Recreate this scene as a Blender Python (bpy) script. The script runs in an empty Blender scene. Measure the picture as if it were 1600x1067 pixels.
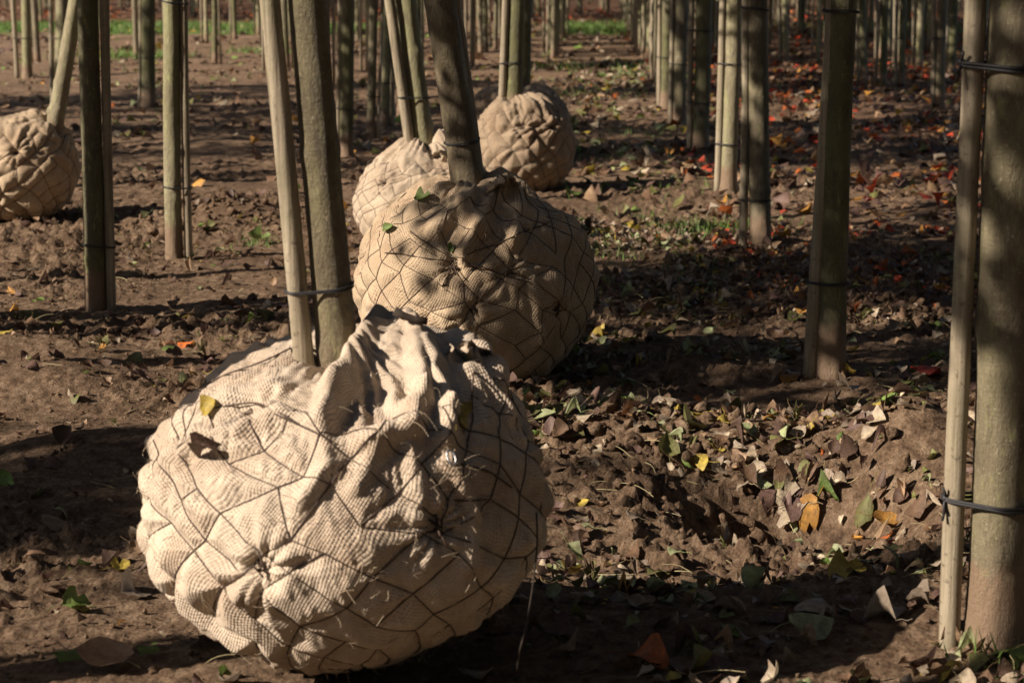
import bpy, math, random
import numpy as np
from mathutils import Vector, Matrix

rnd = random.Random(7)
rng = np.random.default_rng(11)
R = math.radians
PI = math.pi
scene = bpy.context.scene
C = bpy.context.collection

# ---------------------------------------------------------------- camera, sky, sun
FPX = 3111.1            # focal length in pixels of the 1600 px wide photograph
CAM = np.array([0.0, 0.0, 1.04])
YAW = math.atan(130 / FPX)
PITCH = math.atan(573.5 / FPX)
cam_d = bpy.data.cameras.new('camera')
cam = bpy.data.objects.new('camera', cam_d)
C.objects.link(cam)
cam.location = CAM
cam.rotation_euler = (PI / 2 - PITCH, 0, YAW)
cam_d.sensor_width = 36
cam_d.lens = 70
cam_d.clip_start = 0.05
cam_d.clip_end = 1500
cam_d.dof.use_dof = True
cam_d.dof.focus_distance = 4.3
cam_d.dof.aperture_fstop = 9.0
scene.camera = cam

SUN_AZ = R(26)          # how far the light travels away from the camera, from due right
SUN_EL = R(30)
sun_dir = Vector((math.cos(SUN_AZ) * math.cos(SUN_EL), math.sin(SUN_AZ) * math.cos(SUN_EL), -math.sin(SUN_EL)))
sd = bpy.data.lights.new('sun', 'SUN')
sd.energy = 5.0
sd.angle = R(0.55)
sd.color = (1.0, 0.87, 0.73)
so = bpy.data.objects.new('sun', sd)
C.objects.link(so)
so.rotation_euler = sun_dir.to_track_quat('-Z', 'Y').to_euler()
so.location = (-10, -8, 12)

world = bpy.data.worlds.new('World')
scene.world = world
world.use_nodes = True
wt = world.node_tree
bg = wt.nodes['Background']
sky = wt.nodes.new('ShaderNodeTexSky')
sky.sky_type = 'NISHITA'
sky.sun_disc = False
sky.sun_elevation = SUN_EL
sky.sun_rotation = math.atan2(-sun_dir.x, -sun_dir.y)
wt.links.new(sky.outputs[0], bg.inputs[0])
bg.inputs[1].default_value = 0.05

scene.view_settings.view_transform = 'Standard'
scene.view_settings.look = 'None'
scene.view_settings.gamma = 1
scene.view_settings.use_curve_mapping = False
scene.view_settings.exposure = 0.64
scene.render.engine = 'CYCLES'
scene.cycles.max_bounces = 4
scene.cycles.diffuse_bounces = 1
scene.cycles.glossy_bounces = 2
scene.cycles.use_denoising = True

# ---------------------------------------------------------------- camera maths
fwd = np.array([-math.sin(YAW) * math.cos(PITCH), math.cos(YAW) * math.cos(PITCH), -math.sin(PITCH)])
rgt = np.array([math.cos(YAW), math.sin(YAW), 0.0])
upv = np.cross(rgt, fwd)

def ray(px, py):
    return fwd * FPX + rgt * (px - 800) + upv * (533.5 - py)

def at_ground(px, py, z=0.0):
    d = ray(px, py)
    return CAM + d * ((z - CAM[2]) / d[2])

def at_depth(px, py, Y):
    d = ray(px, py)
    return CAM + d * (Y / d[1])

def project(P):
    q = P - CAM
    zf = q @ fwd
    return 800 + FPX * (q @ rgt) / zf, 533.5 - FPX * (q @ upv) / zf, zf

# ---------------------------------------------------------------- noise
_perm = np.random.default_rng(3).permutation(256)
_perm = np.concatenate([_perm, _perm, _perm]).astype(np.int64)
_g = np.random.default_rng(5).normal(size=(256, 3))
_g /= np.linalg.norm(_g, axis=1)[:, None]

def perlin(x, y, z):
    x, y, z = np.broadcast_arrays(np.asarray(x, float), np.asarray(y, float), np.asarray(z, float))
    xi = np.floor(x).astype(np.int64); yi = np.floor(y).astype(np.int64); zi = np.floor(z).astype(np.int64)
    xf = x - xi; yf = y - yi; zf = z - zi
    u = xf * xf * (3 - 2 * xf); v = yf * yf * (3 - 2 * yf); w = zf * zf * (3 - 2 * zf)
    xi &= 255; yi &= 255; zi &= 255
    out = 0.0
    for dx in (0, 1):
        wx = u if dx else 1 - u
        a = _perm[xi + dx]
        for dy in (0, 1):
            wy = v if dy else 1 - v
            b = _perm[a + yi + dy]
            for dz in (0, 1):
                wz = w if dz else 1 - w
                g = _g[_perm[b + zi + dz]]
                out = out + wx * wy * wz * (g[..., 0] * (xf - dx) + g[..., 1] * (yf - dy) + g[..., 2] * (zf - dz))
    return out * 1.6

def fbm(x, y, z, n=4, k=2.03, p=0.5):
    s = 0.0; a = 1.0
    for i in range(n):
        s = s + a * perlin(x * k ** i + 13.7 * i, y * k ** i + 5.1 * i, z * k ** i)
        a *= p
    return s

def sstep(a, b, x):
    t = np.clip((x - a) / (b - a), 0, 1)
    return t * t * (3 - 2 * t)

# ---------------------------------------------------------------- object helpers
def mesh_from(name, V, F4=None, F3=None, mats=(), smooth=True, uv=None, col=None):
    """V (n,3); F4 (m,4); F3 (k,3) -> mesh, set fast"""
    me = bpy.data.meshes.new(name)
    V = np.asarray(V, dtype=np.float32)
    loops = []; starts = []; tot = 0
    if F4 is not None and len(F4):
        F4 = np.asarray(F4, dtype=np.int32)
        loops.append(F4.ravel()); starts.append(np.arange(len(F4)) * 4 + tot); tot += F4.size
    if F3 is not None and len(F3):
        F3 = np.asarray(F3, dtype=np.int32)
        loops.append(F3.ravel()); starts.append(np.arange(len(F3)) * 3 + tot); tot += F3.size
    loops = np.concatenate(loops).astype(np.int32); starts = np.concatenate(starts).astype(np.int32)
    me.vertices.add(len(V)); me.vertices.foreach_set('co', V.ravel())
    me.loops.add(len(loops)); me.loops.foreach_set('vertex_index', loops)
    me.polygons.add(len(starts)); me.polygons.foreach_set('loop_start', starts)
    me.update(calc_edges=True)
    me.validate()
    me.polygons.foreach_set('use_smooth', np.full(len(me.polygons), smooth))
    if uv is not None:
        l = me.uv_layers.new(name='UVMap')
        l.data.foreach_set('uv', np.asarray(uv, dtype=np.float32)[loops].ravel())
    if col is not None:
        a = me.color_attributes.new('Col', 'FLOAT_COLOR', 'POINT')
        c = np.ones((len(V), 4), dtype=np.float32); c[:, :3] = col
        a.data.foreach_set('color', c.ravel())
    for m in mats: me.materials.append(m)
    return me

def link(name, me, parent=None, loc=None):
    o = bpy.data.objects.new(name, me); C.objects.link(o)
    if parent is not None: o.parent = parent
    if loc is not None: o.location = loc
    return o

def empty(name, loc, label, cat, group=None):
    o = bpy.data.objects.new(name, None); C.objects.link(o)
    o.empty_display_size = 0.1
    o.location = loc
    o['label'] = label; o['category'] = cat
    if group: o['group'] = group
    return o

def tube(path, rad, sides=8, cap=True):
    """path (n,3), rad scalar or (n,) or (n,sides) -> V, F4, F3"""
    path = np.asarray(path, float); n = len(path)
    T = np.gradient(path, axis=0); T /= np.linalg.norm(T, axis=1)[:, None] + 1e-12
    ref = np.array([0.31, 0.95, 0.05]) if abs(T[0] @ np.array([0.31, 0.95, 0.05])) < 0.9 else np.array([0, 0, 1.0])
    V = np.zeros((n, sides, 3))
    a = ref - T[0] * (ref @ T[0]); a /= np.linalg.norm(a)
    ang = np.arange(sides) * 2 * PI / sides
    rad = np.asarray(rad, float)
    if rad.ndim == 0: rad = np.full((n, sides), float(rad))
    elif rad.ndim == 1: rad = np.repeat(rad[:, None], sides, 1)
    for i in range(n):
        a = a - T[i] * (a @ T[i]); a /= np.linalg.norm(a) + 1e-12
        b = np.cross(T[i], a)
        V[i] = path[i] + (np.cos(ang)[:, None] * a + np.sin(ang)[:, None] * b) * rad[i][:, None]
    V = V.reshape(-1, 3)
    i = np.arange(n - 1)[:, None] * sides; j = np.arange(sides)[None, :]
    F4 = np.stack([i + j, i + (j + 1) % sides, i + sides + (j + 1) % sides, i + sides + j], -1).reshape(-1, 4)
    F3 = np.zeros((0, 3), int)
    if cap:
        V = np.concatenate([V, path[:1], path[-1:]])
        k = n * sides; jj = np.arange(sides)
        F3 = np.concatenate([np.stack([np.full(sides, k), (jj + 1) % sides, jj], -1),
                             np.stack([np.full(sides, k + 1), (n - 1) * sides + jj, (n - 1) * sides + (jj + 1) % sides], -1)])
    return V, F4, F3

class Acc:
    def __init__(s): s.V = []; s.F4 = []; s.F3 = []; s.c = []; s.n = 0
    def add(s, V, F4=None, F3=None, col=None):
        V = np.asarray(V, float)
        if F4 is not None and len(F4): s.F4.append(np.asarray(F4) + s.n)
        if F3 is not None and len(F3): s.F3.append(np.asarray(F3) + s.n)
        s.V.append(V); s.n += len(V)
        if col is not None: s.c.append(np.broadcast_to(col, V.shape))
    def mesh(s, name, mats, smooth=True):
        return mesh_from(name, np.concatenate(s.V), np.concatenate(s.F4) if s.F4 else None,
                         np.concatenate(s.F3) if s.F3 else None, mats, smooth,
                         col=np.concatenate(s.c) if s.c else None)

# ---------------------------------------------------------------- materials
class NT:
    def __init__(s, name):
        s.m = bpy.data.materials.new(name); s.m.use_nodes = True
        s.t = s.m.node_tree; s.b = s.t.nodes['Principled BSDF']; s.out = s.t.nodes['Material Output']
    def n(s, typ, **kw):
        nd = s.t.nodes.new('ShaderNode' + typ)
        for k, v in kw.items():
            if k in nd.bl_rna.properties and k not in nd.inputs: setattr(nd, k, v)
            else: s.set(nd, k, v)
        return nd
    def set(s, nd, k, v):
        i = nd.inputs[k]
        if isinstance(v, bpy.types.NodeSocket): s.t.links.new(v, i)
        else: i.default_value = v
    def math(s, op, a, b=None, c=None):
        nd = s.t.nodes.new('ShaderNodeMath'); nd.operation = op
        for i, v in enumerate((a, b, c)):
            if v is None: continue
            if isinstance(v, bpy.types.NodeSocket): s.t.links.new(v, nd.inputs[i])
            else: nd.inputs[i].default_value = v
        return nd.outputs[0]
    def noise(s, vec, scale, detail=4, rough=0.6, dist=0.0):
        nd = s.n('TexNoise'); nd.inputs['Scale'].default_value = scale; nd.inputs['Detail'].default_value = detail
        nd.inputs['Roughness'].default_value = rough; nd.inputs['Distortion'].default_value = dist
        s.t.links.new(vec, nd.inputs['Vector']); return nd.outputs['Fac']
    def ramp(s, fac, stops):
        nd = s.t.nodes.new('ShaderNodeValToRGB'); s.t.links.new(fac, nd.inputs[0])
        e = nd.color_ramp.elements
        while len(e) > len(stops): e.remove(e[-1])
        while len(e) < len(stops): e.new(0.5)
        for k, (p, c) in enumerate(stops):
            e[k].position = p; e[k].color = (*c, 1) if not np.isscalar(c) else (c, c, c, 1)
        return nd.outputs[0]
    def mix(s, fac, a, b, mode='MIX'):
        nd = s.t.nodes.new('ShaderNodeMix'); nd.data_type = 'RGBA'; nd.blend_type = mode
        for i, v in ((0, fac), (6, a), (7, b)):
            if isinstance(v, bpy.types.NodeSocket): s.t.links.new(v, nd.inputs[i])
            elif i == 0: nd.inputs[0].default_value = v
            else: nd.inputs[i].default_value = (*v, 1)
        return nd.outputs[2]
    def bump(s, h, dist, strength=1.0, prev=None):
        nd = s.t.nodes.new('ShaderNodeBump'); nd.inputs['Strength'].default_value = strength
        nd.inputs['Distance'].default_value = dist
        s.t.links.new(h, nd.inputs['Height'])
        if prev is not None: s.t.links.new(prev, nd.inputs['Normal'])
        return nd.outputs[0]
    def fin(s, col, rough, normal=None, spec=0.3):
        for k, v in (('Base Color', col), ('Roughness', rough), ('Normal', normal)):
            if v is None: continue
            if isinstance(v, bpy.types.NodeSocket): s.t.links.new(v, s.b.inputs[k])
            else: s.b.inputs[k].default_value = (*v, 1) if k == 'Base Color' else v
        s.b.inputs['Specular IOR Level'].default_value = spec
        return s.m
    def obj(s): return s.n('TexCoord').outputs['Object']

def soil_material(use_col):
    t = NT('brown_garden_soil')
    v = t.n('NewGeometry').outputs['Position']
    n1 = t.noise(v, 2.3, 5, 0.6); n2 = t.noise(v, 34, 6, 0.7); n3 = t.noise(v, 160, 5, 0.7)
    c = t.ramp(n2, [(0.3, (0.12, 0.077, 0.05)), (0.5, (0.31, 0.208, 0.135)), (0.66, (0.5, 0.365, 0.25))])
    c = t.mix(t.ramp(n1, [(0.42, 0.0), (0.7, 0.6)]), c, (0.14, 0.086, 0.056))
    g = t.ramp(n3, [(0.36, (0.7, 0.7, 0.7)), (0.62, (1.1, 1.08, 1.05))])
    c = t.mix(0.8, c, g, 'MULTIPLY')
    if use_col:
        a = t.n('Attribute'); a.attribute_name = 'Col'
        c = t.mix(1.0, c, a.outputs['Color'], 'MULTIPLY')
    vo = t.n('TexVoronoi'); vo.inputs['Scale'].default_value = 120; t.t.links.new(v, vo.inputs['Vector'])
    b1 = t.bump(t.noise(v, 50, 7, 0.75), 0.022, 1.0)
    b2 = t.bump(t.noise(v, 210, 5, 0.75), 0.008, 1.0, b1)
    b3 = t.bump(t.math('SUBTRACT', 1.0, vo.outputs['Distance']), 0.0025, 0.7, b2)
    return t.fin(c, 0.95, b3, 0.12)

def bark_material(name, base, dark, green, lich, gamt=0.5):
    t = NT(name)
    v = t.obj()
    oi = t.n('ObjectInfo').outputs['Random']
    mp = t.n('Mapping'); mp.inputs['Scale'].default_value = (9, 9, 3.2); t.t.links.new(v, mp.inputs['Vector'])
    off = t.n('CombineXYZ'); t.t.links.new(t.math('MULTIPLY', oi, 37.0), off.inputs[0]); t.t.links.new(t.math('MULTIPLY', oi, 91.0), off.inputs[2])
    t.t.links.new(off.outputs[0], mp.inputs['Location'])
    m = mp.outputs[0]
    c = t.ramp(t.noise(m, 1.4, 5, 0.62), [(0.3, dark), (0.55, base), (0.75, tuple(min(1, x * 1.25) for x in base))])
    c = t.mix(t.math('MULTIPLY', t.ramp(t.noise(m, 0.7, 4, 0.65), [(0.42, 0.0), (0.58, 1.0)]), gamt), c, green)
    c = t.mix(t.ramp(t.noise(m, 5.5, 6, 0.75), [(0.56, 0.0), (0.66, 0.8)]), c, lich)
    c = t.mix(t.ramp(t.noise(m, 3.1, 6, 0.78, 0.4), [(0.48, 0.0), (0.6, 0.75)]), c, dark)
    c = t.mix(t.ramp(t.noise(v, 170, 3, 0.6), [(0.63, 0.0), (0.7, 0.7)]), c, tuple(min(0.6, x * 1.9) for x in base))
    mp2 = t.n('Mapping'); mp2.inputs['Scale'].default_value = (30, 30, 190); t.t.links.new(v, mp2.inputs['Vector'])
    len_ = t.noise(mp2.outputs[0], 1.0, 3, 0.6)
    c = t.mix(t.ramp(len_, [(0.62, 0.0), (0.75, 0.35)]), c, tuple(x * 0.45 for x in base))
    spz = t.n('SeparateXYZ'); t.t.links.new(v, spz.inputs[0])
    hz = t.math('ADD', spz.outputs[2], t.math('MULTIPLY', t.noise(v, 34, 6, 0.8), -0.22))
    c = t.mix(t.ramp(hz, [(0.0, 0.92), (0.035, 0.0)]), c, (0.24, 0.165, 0.11))      # earth splashed on the foot
    fine = t.noise(v, 400, 4, 0.7)
    b = t.bump(len_, 0.0016, 0.8)
    b = t.bump(t.noise(m, 7, 6, 0.75), 0.009, 1.0, b)
    b = t.bump(fine, 0.0007, 0.9, b)
    return t.fin(c, t.ramp(t.noise(m, 2, 2, 0.5), [(0.3, 0.42), (0.7, 0.62)]), b, 0.25)

def stake_material():
    t = NT('weathered_pole_wood')
    v = t.obj()
    oi = t.n('ObjectInfo').outputs['Random']
    mp = t.n('Mapping'); mp.inputs['Scale'].default_value = (60, 60, 2.2); t.t.links.new(v, mp.inputs['Vector'])
    off = t.n('CombineXYZ'); t.t.links.new(t.math('MULTIPLY', oi, 53.0), off.inputs[0]); t.t.links.new(off.outputs[0], mp.inputs['Location'])
    gr = t.noise(mp.outputs[0], 1.6, 5, 0.65)
    c = t.ramp(gr, [(0.3, (0.15, 0.115, 0.08)), (0.5, (0.3, 0.25, 0.175)), (0.7, (0.44, 0.38, 0.28))])
    c = t.mix(t.ramp(t.noise(v, 6, 4, 0.6), [(0.5, 0.0), (0.68, 0.55)]), c, (0.2, 0.2, 0.1))
    c = t.mix(t.ramp(t.noise(v, 90, 4, 0.7), [(0.58, 0.0), (0.68, 0.75)]), c, (0.09, 0.07, 0.045))
    c = t.mix(t.ramp(t.noise(v, 2.5, 5, 0.75), [(0.45, 0.0), (0.7, 0.6)]), c, (0.17, 0.14, 0.1))
    b = t.bump(gr, 0.003, 0.9)
    b = t.bump(t.noise(v, 250, 4, 0.7), 0.001, 0.8, b)
    return t.fin(c, 0.6, b, 0.3)

def burlap_material(name, tint, open_=0.5, thread=0.0044):
    t = NT(name)
    uvn = t.n('UVMap'); uvn.uv_map = 'UVMap'
    uv = uvn.outputs[0]
    obj = t.obj()
    # the cloth lies crooked: the weave wanders over the ball
    w = t.n('TexNoise'); w.inputs['Scale'].default_value = 7; w.inputs['Detail'].default_value = 2; t.t.links.new(obj, w.inputs['Vector'])
    w2 = t.n('TexNoise'); w2.inputs['Scale'].default_value = 45; w2.inputs['Detail'].default_value = 3; t.t.links.new(obj, w2.inputs['Vector'])
    d1 = t.n('VectorMath', operation='MULTIPLY_ADD'); t.t.links.new(w.outputs['Color'], d1.inputs[0]); d1.inputs[1].default_value = (0.07, 0.07, 0); t.t.links.new(uv, d1.inputs[2])
    d2 = t.n('VectorMath', operation='MULTIPLY_ADD'); t.t.links.new(w2.outputs['Color'], d2.inputs[0]); d2.inputs[1].default_value = (0.0035, 0.0035, 0); t.t.links.new(d1.outputs[0], d2.inputs[2])
    rot = t.n('VectorRotate', rotation_type='Z_AXIS'); t.t.links.new(d2.outputs[0], rot.inputs['Vector']); rot.inputs['Angle'].default_value = 0.5
    sp = t.n('SeparateXYZ'); t.t.links.new(rot.outputs[0], sp.inputs[0])
    fr = 1 / thread
    U = t.math('MULTIPLY', sp.outputs[0], fr); Vv = t.math('MULTIPLY', sp.outputs[1], fr)
    sU = t.math('ABSOLUTE', t.math('SINE', t.math('MULTIPLY', U, PI)))
    sV = t.math('ABSOLUTE', t.math('SINE', t.math('MULTIPLY', Vv, PI)))
    # thickness of single threads
    cu = t.n('CombineXYZ'); t.t.links.new(t.math('MULTIPLY', t.math('FLOOR', U), 0.71), cu.inputs[0]); t.t.links.new(t.math('MULTIPLY', Vv, 0.06), cu.inputs[1])
    cv = t.n('CombineXYZ'); t.t.links.new(t.math('MULTIPLY', t.math('FLOOR', Vv), 0.71), cv.inputs[1]); t.t.links.new(t.math('MULTIPLY', U, 0.06), cv.inputs[0])
    tu = t.noise(cu.outputs[0], 1.0, 2, 0.5); tv = t.noise(cv.outputs[0], 1.0, 2, 0.5)
    su = t.math('MULTIPLY', sU, t.math('ADD', 0.5, tu)); sv = t.math('MULTIPLY', sV, t.math('ADD', 0.5, tv))
    mx = t.math('MAXIMUM', su, sv)
    loose = t.ramp(t.noise(obj, 9, 3, 0.6), [(0.42, 0.0), (0.62, 1.0)])       # patches where the weave is open
    thr = t.math('MULTIPLY_ADD', loose, 0.34, 0.3 * open_ + 0.05)
    hole = t.math('SUBTRACT', 1.0, t.math('DIVIDE', mx, thr)); hole = t.math('MAXIMUM', hole, 0.0)
    hole = t.math('MINIMUM', t.math('MULTIPLY', hole, 2.6), 1.0)
    par = t.math('SINE', t.math('MULTIPLY', t.math('ADD', t.math('FLOOR', U), t.math('FLOOR', Vv)), PI))
    over = t.math('PINGPONG', t.math('ADD', t.math('FLOOR', U), t.math('FLOOR', Vv)), 1.0)
    h = t.math('ADD', t.math('MULTIPLY', su, t.math('ADD', 0.55, t.math('MULTIPLY', over, 0.45))),
               t.math('MULTIPLY', sv, t.math('SUBTRACT', 1.0, t.math('MULTIPLY', over, 0.45))))
    c = t.ramp(t.noise(obj, 13, 5, 0.65), [(0.3, tuple(x * 0.72 for x in tint)), (0.6, tint), (0.8, tuple(min(.85, x * 1.15) for x in tint))])
    # earth rubbed into the cloth
    soilm = t.ramp(t.noise(obj, 6, 6, 0.75), [(0.45, 0.0), (0.68, 0.75)])
    c = t.mix(soilm, c, (0.3, 0.19, 0.115))
    c = t.mix(t.ramp(t.noise(obj, 60, 4, 0.7), [(0.6, 0.0), (0.72, 0.5)]), c, (0.2, 0.12, 0.07))
    c = t.mix(t.math('MULTIPLY', t.math('MULTIPLY', tu, tv), 0.9), c, tuple(x * 0.7 for x in tint))
    c = t.mix(hole, c, (0.085, 0.05, 0.03))
    b = t.bump(t.noise(obj, 28, 5, 0.62), 0.01, 0.55)
    b = t.bump(h, 0.0016, 0.7, b)
    b = t.bump(t.noise(obj, 700, 3, 0.7), 0.0007, 0.6, b)
    t.b.inputs['Sheen Weight'].default_value = 0.12
    return t.fin(c, 0.92, b, 0.1)

def leaf_material(name, attr=True, color=None):
    t = NT(name)
    v = t.n('NewGeometry').outputs['Position'] if attr else t.obj()
    if attr:
        a = t.n('Attribute'); a.attribute_name = 'Col'; base = a.outputs['Color']
    else:
        base = t.n('RGB').outputs[0]; base.node.outputs[0].default_value = (*color, 1)
    c = t.mix(t.ramp(t.noise(v, 70, 4, 0.65), [(0.4, 0.0), (0.7, 0.6)]), base, (0.1, 0.055, 0.03))
    c = t.mix(t.ramp(t.noise(v, 260, 3, 0.6), [(0.45, 0.0), (0.8, 0.35)]), c, (0.3, 0.24, 0.16))
    b = t.bump(t.noise(v, 150, 4, 0.6), 0.003, 0.7)
    t.fin(c, 0.52, b, 0.35)
    tr = t.n('BsdfTranslucent'); t.t.links.new(c, tr.inputs['Color'])
    ms = t.n('MixShader'); ms.inputs[0].default_value = 0.22
    t.t.links.new(t.b.outputs[0], ms.inputs[1]); t.t.links.new(tr.outputs[0], ms.inputs[2])
    t.t.links.new(ms.outputs[0], t.out.inputs[0])
    return t.m

def plain(name, col, rough, spec=0.3, metal=0.0, bump=None):
    t = NT(name); v = t.obj()
    c = t.mix(t.ramp(t.noise(v, 120, 3, 0.6), [(0.35, 0.0), (0.7, 0.6)]), col, tuple(x * 0.55 for x in col))
    nb = t.bump(t.noise(v, bump or 500, 3, 0.6), 0.0008, 0.8)
    t.b.inputs['Metallic'].default_value = metal
    return t.fin(c, rough, nb, spec)

M_soil = soil_material(True)
M_clod = soil_material(False)
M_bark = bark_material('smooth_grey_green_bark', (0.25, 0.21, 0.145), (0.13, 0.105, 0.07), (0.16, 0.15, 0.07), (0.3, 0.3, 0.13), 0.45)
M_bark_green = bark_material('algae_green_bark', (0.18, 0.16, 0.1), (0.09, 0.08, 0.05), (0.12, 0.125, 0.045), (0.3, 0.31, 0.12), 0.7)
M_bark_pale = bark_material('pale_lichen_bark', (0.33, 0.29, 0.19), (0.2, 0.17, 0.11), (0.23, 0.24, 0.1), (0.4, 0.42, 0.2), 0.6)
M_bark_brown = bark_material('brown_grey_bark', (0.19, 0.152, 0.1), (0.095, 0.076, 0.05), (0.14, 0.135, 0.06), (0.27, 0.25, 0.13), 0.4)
M_stake = stake_material()
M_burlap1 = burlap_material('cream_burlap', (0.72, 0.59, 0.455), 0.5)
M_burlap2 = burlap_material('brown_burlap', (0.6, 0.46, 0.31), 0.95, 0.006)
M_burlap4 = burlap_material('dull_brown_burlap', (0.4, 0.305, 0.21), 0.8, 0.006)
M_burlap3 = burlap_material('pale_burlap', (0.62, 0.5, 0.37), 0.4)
M_wire = plain('dark_net_wire', (0.085, 0.055, 0.04), 0.55, 0.3)
M_tie = plain('black_rubber_tie', (0.035, 0.035, 0.038), 0.5, 0.4)
M_fibre = plain('jute_fibre', (0.52, 0.42, 0.3), 0.9, 0.1)
M_metal = plain('zinc_wire_ring', (0.5, 0.5, 0.52), 0.35, 0.5, 0.9)
M_leaf = leaf_material('mixed_fallen_leaves')
M_crown = leaf_material('autumn_crown_leaves')
M_twig = plain('dry_straw_and_stems', (0.42, 0.36, 0.2), 0.7, 0.2)
M_grass = leaf_material('green_grass_blades')
M_stick = plain('dark_root_wood', (0.05, 0.037, 0.03), 0.8, 0.2)

# ---------------------------------------------------------------- ground
# (px, py, height, radius x, radius y) mounds and pits at spots of the photograph
_feat = []
def feat(px, py, h, rx, ry, shift=(0, 0)):
    p = at_ground(px, py); _feat.append((p[0] + shift[0], p[1] + shift[1], h, rx, ry))
feat(350, 345, 0.11, 0.26, 0.22)
feat(60, 610, 0.06, 0.28, 0.2)
feat(210, 300, 0.03, 0.5, 0.4)
feat(1250, 768, -0.36, 0.19, 0.17)
feat(1420, 700, 0.11, 0.13, 0.14)
feat(1500, 640, 0.03, 0.2, 0.2)
feat(20, 560, 0.07, 0.3, 0.16)
feat(150, 700, 0.035, 0.3, 0.16)
feat(1180, 690, 0.045, 0.22, 0.16)
feat(930, 680, 0.05, 0.2, 0.22)
feat(1390, 480, 0.07, 0.22, 0.24)
feat(1040, 480, -0.05, 0.3, 0.35)
feat(1150, 585, 0.04, 0.3, 0.12)
feat(700, 530, -0.015, 0.4, 0.4)
feat(1540, 985, 0.035, 0.22, 0.2)
feat(1350, 930, 0.03, 0.25, 0.1)
feat(1050, 860, -0.06, 0.28, 0.2)
feat(300, 800, -0.02, 0.3, 0.2)
feat(1000, 260, 0.05, 0.3, 0.5)
feat(1060, 330, -0.03, 0.3, 0.3)
feat(330, 225, 0.06, 0.5, 0.7)
feat(90, 420, 0.03, 0.3, 0.5)
_feat = np.array(_feat)

def macro(x, y):
    x = np.asarray(x, float); y = np.asarray(y, float)
    h = 0.022 * perlin(x * 0.9, y * 0.9, 0.3) + 0.012 * perlin(x * 2.7, y * 2.7, 1.7)
    h = h + 0.03 * perlin(x * 0.3, y * 1.3, 5.2) * sstep(7, 14, y)
    for (fx, fy, fh, rx, ry) in _feat:
        h = h + fh * np.exp(-((x - fx) / rx) ** 2 - ((y - fy) / ry) ** 2)
    return h

def height(x, y):
    x = np.asarray(x, float); y = np.asarray(y, float)
    h = macro(x, y)
    wx = 0.05 * perlin(x * 7, y * 7, 31.0) + 0.015 * perlin(x * 24, y * 24, 33.0); wy = 0.05 * perlin(x * 7, y * 7, 41.0) + 0.015 * perlin(x * 24, y * 24, 43.0)
    x = x + wx; y = y + wy
    rough = 0.55 + 0.9 * sstep(-0.25, 0.35, perlin(x * 1.1, y * 1.1, 9.1))
    nr = 1 - sstep(9, 22, y)
    b = 0
    for f, a in ((6, 0.012), (15, 0.008), (33, 0.006), (75, 0.004)):
        n = perlin(x * f + 3.1, y * f, f * 0.37)
        b = b + a * (np.abs(n) * 1.5 - 0.40) * (1.0 if f < 20 else nr)
    n = perlin(x * 19, y * 19, 2.2)
    b = b + 0.009 * sstep(0.22, 0.34, n) * rough * nr            # crisp-edged clods
    n = perlin(x * 44, y * 44, 7.2)
    b = b + 0.007 * sstep(0.2, 0.32, n) * rough * nr
    return h + b * rough

def build_ground():
    ny, nx = 920, 460
    Yd = np.geomspace(1.7, 62, ny)
    Y = np.concatenate([[-300, -100, -40, -15, -5, -1, 0.6, 1.2], Yd, [75, 100, 160, 300, 600]])
    u = np.linspace(0, 1, nx)
    lo = -(0.40 * np.clip(Y, 1.7, None) + 0.7); hi = 0.32 * np.clip(Y, 1.7, None) + 0.7
    X = lo[:, None] * (1 - u) + hi[:, None] * u
    outer = np.array([0.5, 1.5, 4, 10, 30, 100, 400.0])
    X = np.concatenate([lo[:, None] - outer[::-1], X, hi[:, None] + outer], 1)
    YY = np.repeat(Y[:, None], X.shape[1], 1)
    Z = height(X, YY)
    V = np.stack([X, YY, Z], -1).reshape(-1, 3)
    r, c = X.shape
    i = np.arange(r - 1)[:, None] * c; j = np.arange(c - 1)[None, :]
    F = np.stack([i + j, i + j + 1, i + c + j + 1, i + c + j], -1).reshape(-1, 4)
    # ground cover that colours the soil: grass strip across the rows' end, red litter beyond
    x = V[:, 0]; y = V[:, 1]
    col = np.ones((len(V), 3))
    e = perlin(x * 0.6, y * 0.6, 4.4) * 2.2
    g = sstep(34, 36, y + e) * (1 - sstep(41.5, 43, y + e))
    g = g * np.maximum(1 - sstep(-4.6, -4.1, x), sstep(-1.1, -0.8, x) * (1 - sstep(0.6, 0.9, x)))
    col = col * (1 - g[:, None]) + np.array([0.55, 1.15, 0.45]) * g[:, None]
    rd = sstep(43, 45, y + e) * 0.7
    rd = np.maximum(rd, 0.35 * sstep(9, 16, y) * sstep(0.8, 1.8, x - 0.02 * y))
    col = col * (1 - rd[:, None]) + np.array([0.62, 0.42, 0.36]) * rd[:, None]
    me = mesh_from('ground', V, F, None, [M_soil], True, col=col)
    o = link('ground', me); o['kind'] = 'structure'
    return o
ground = build_ground()

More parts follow.
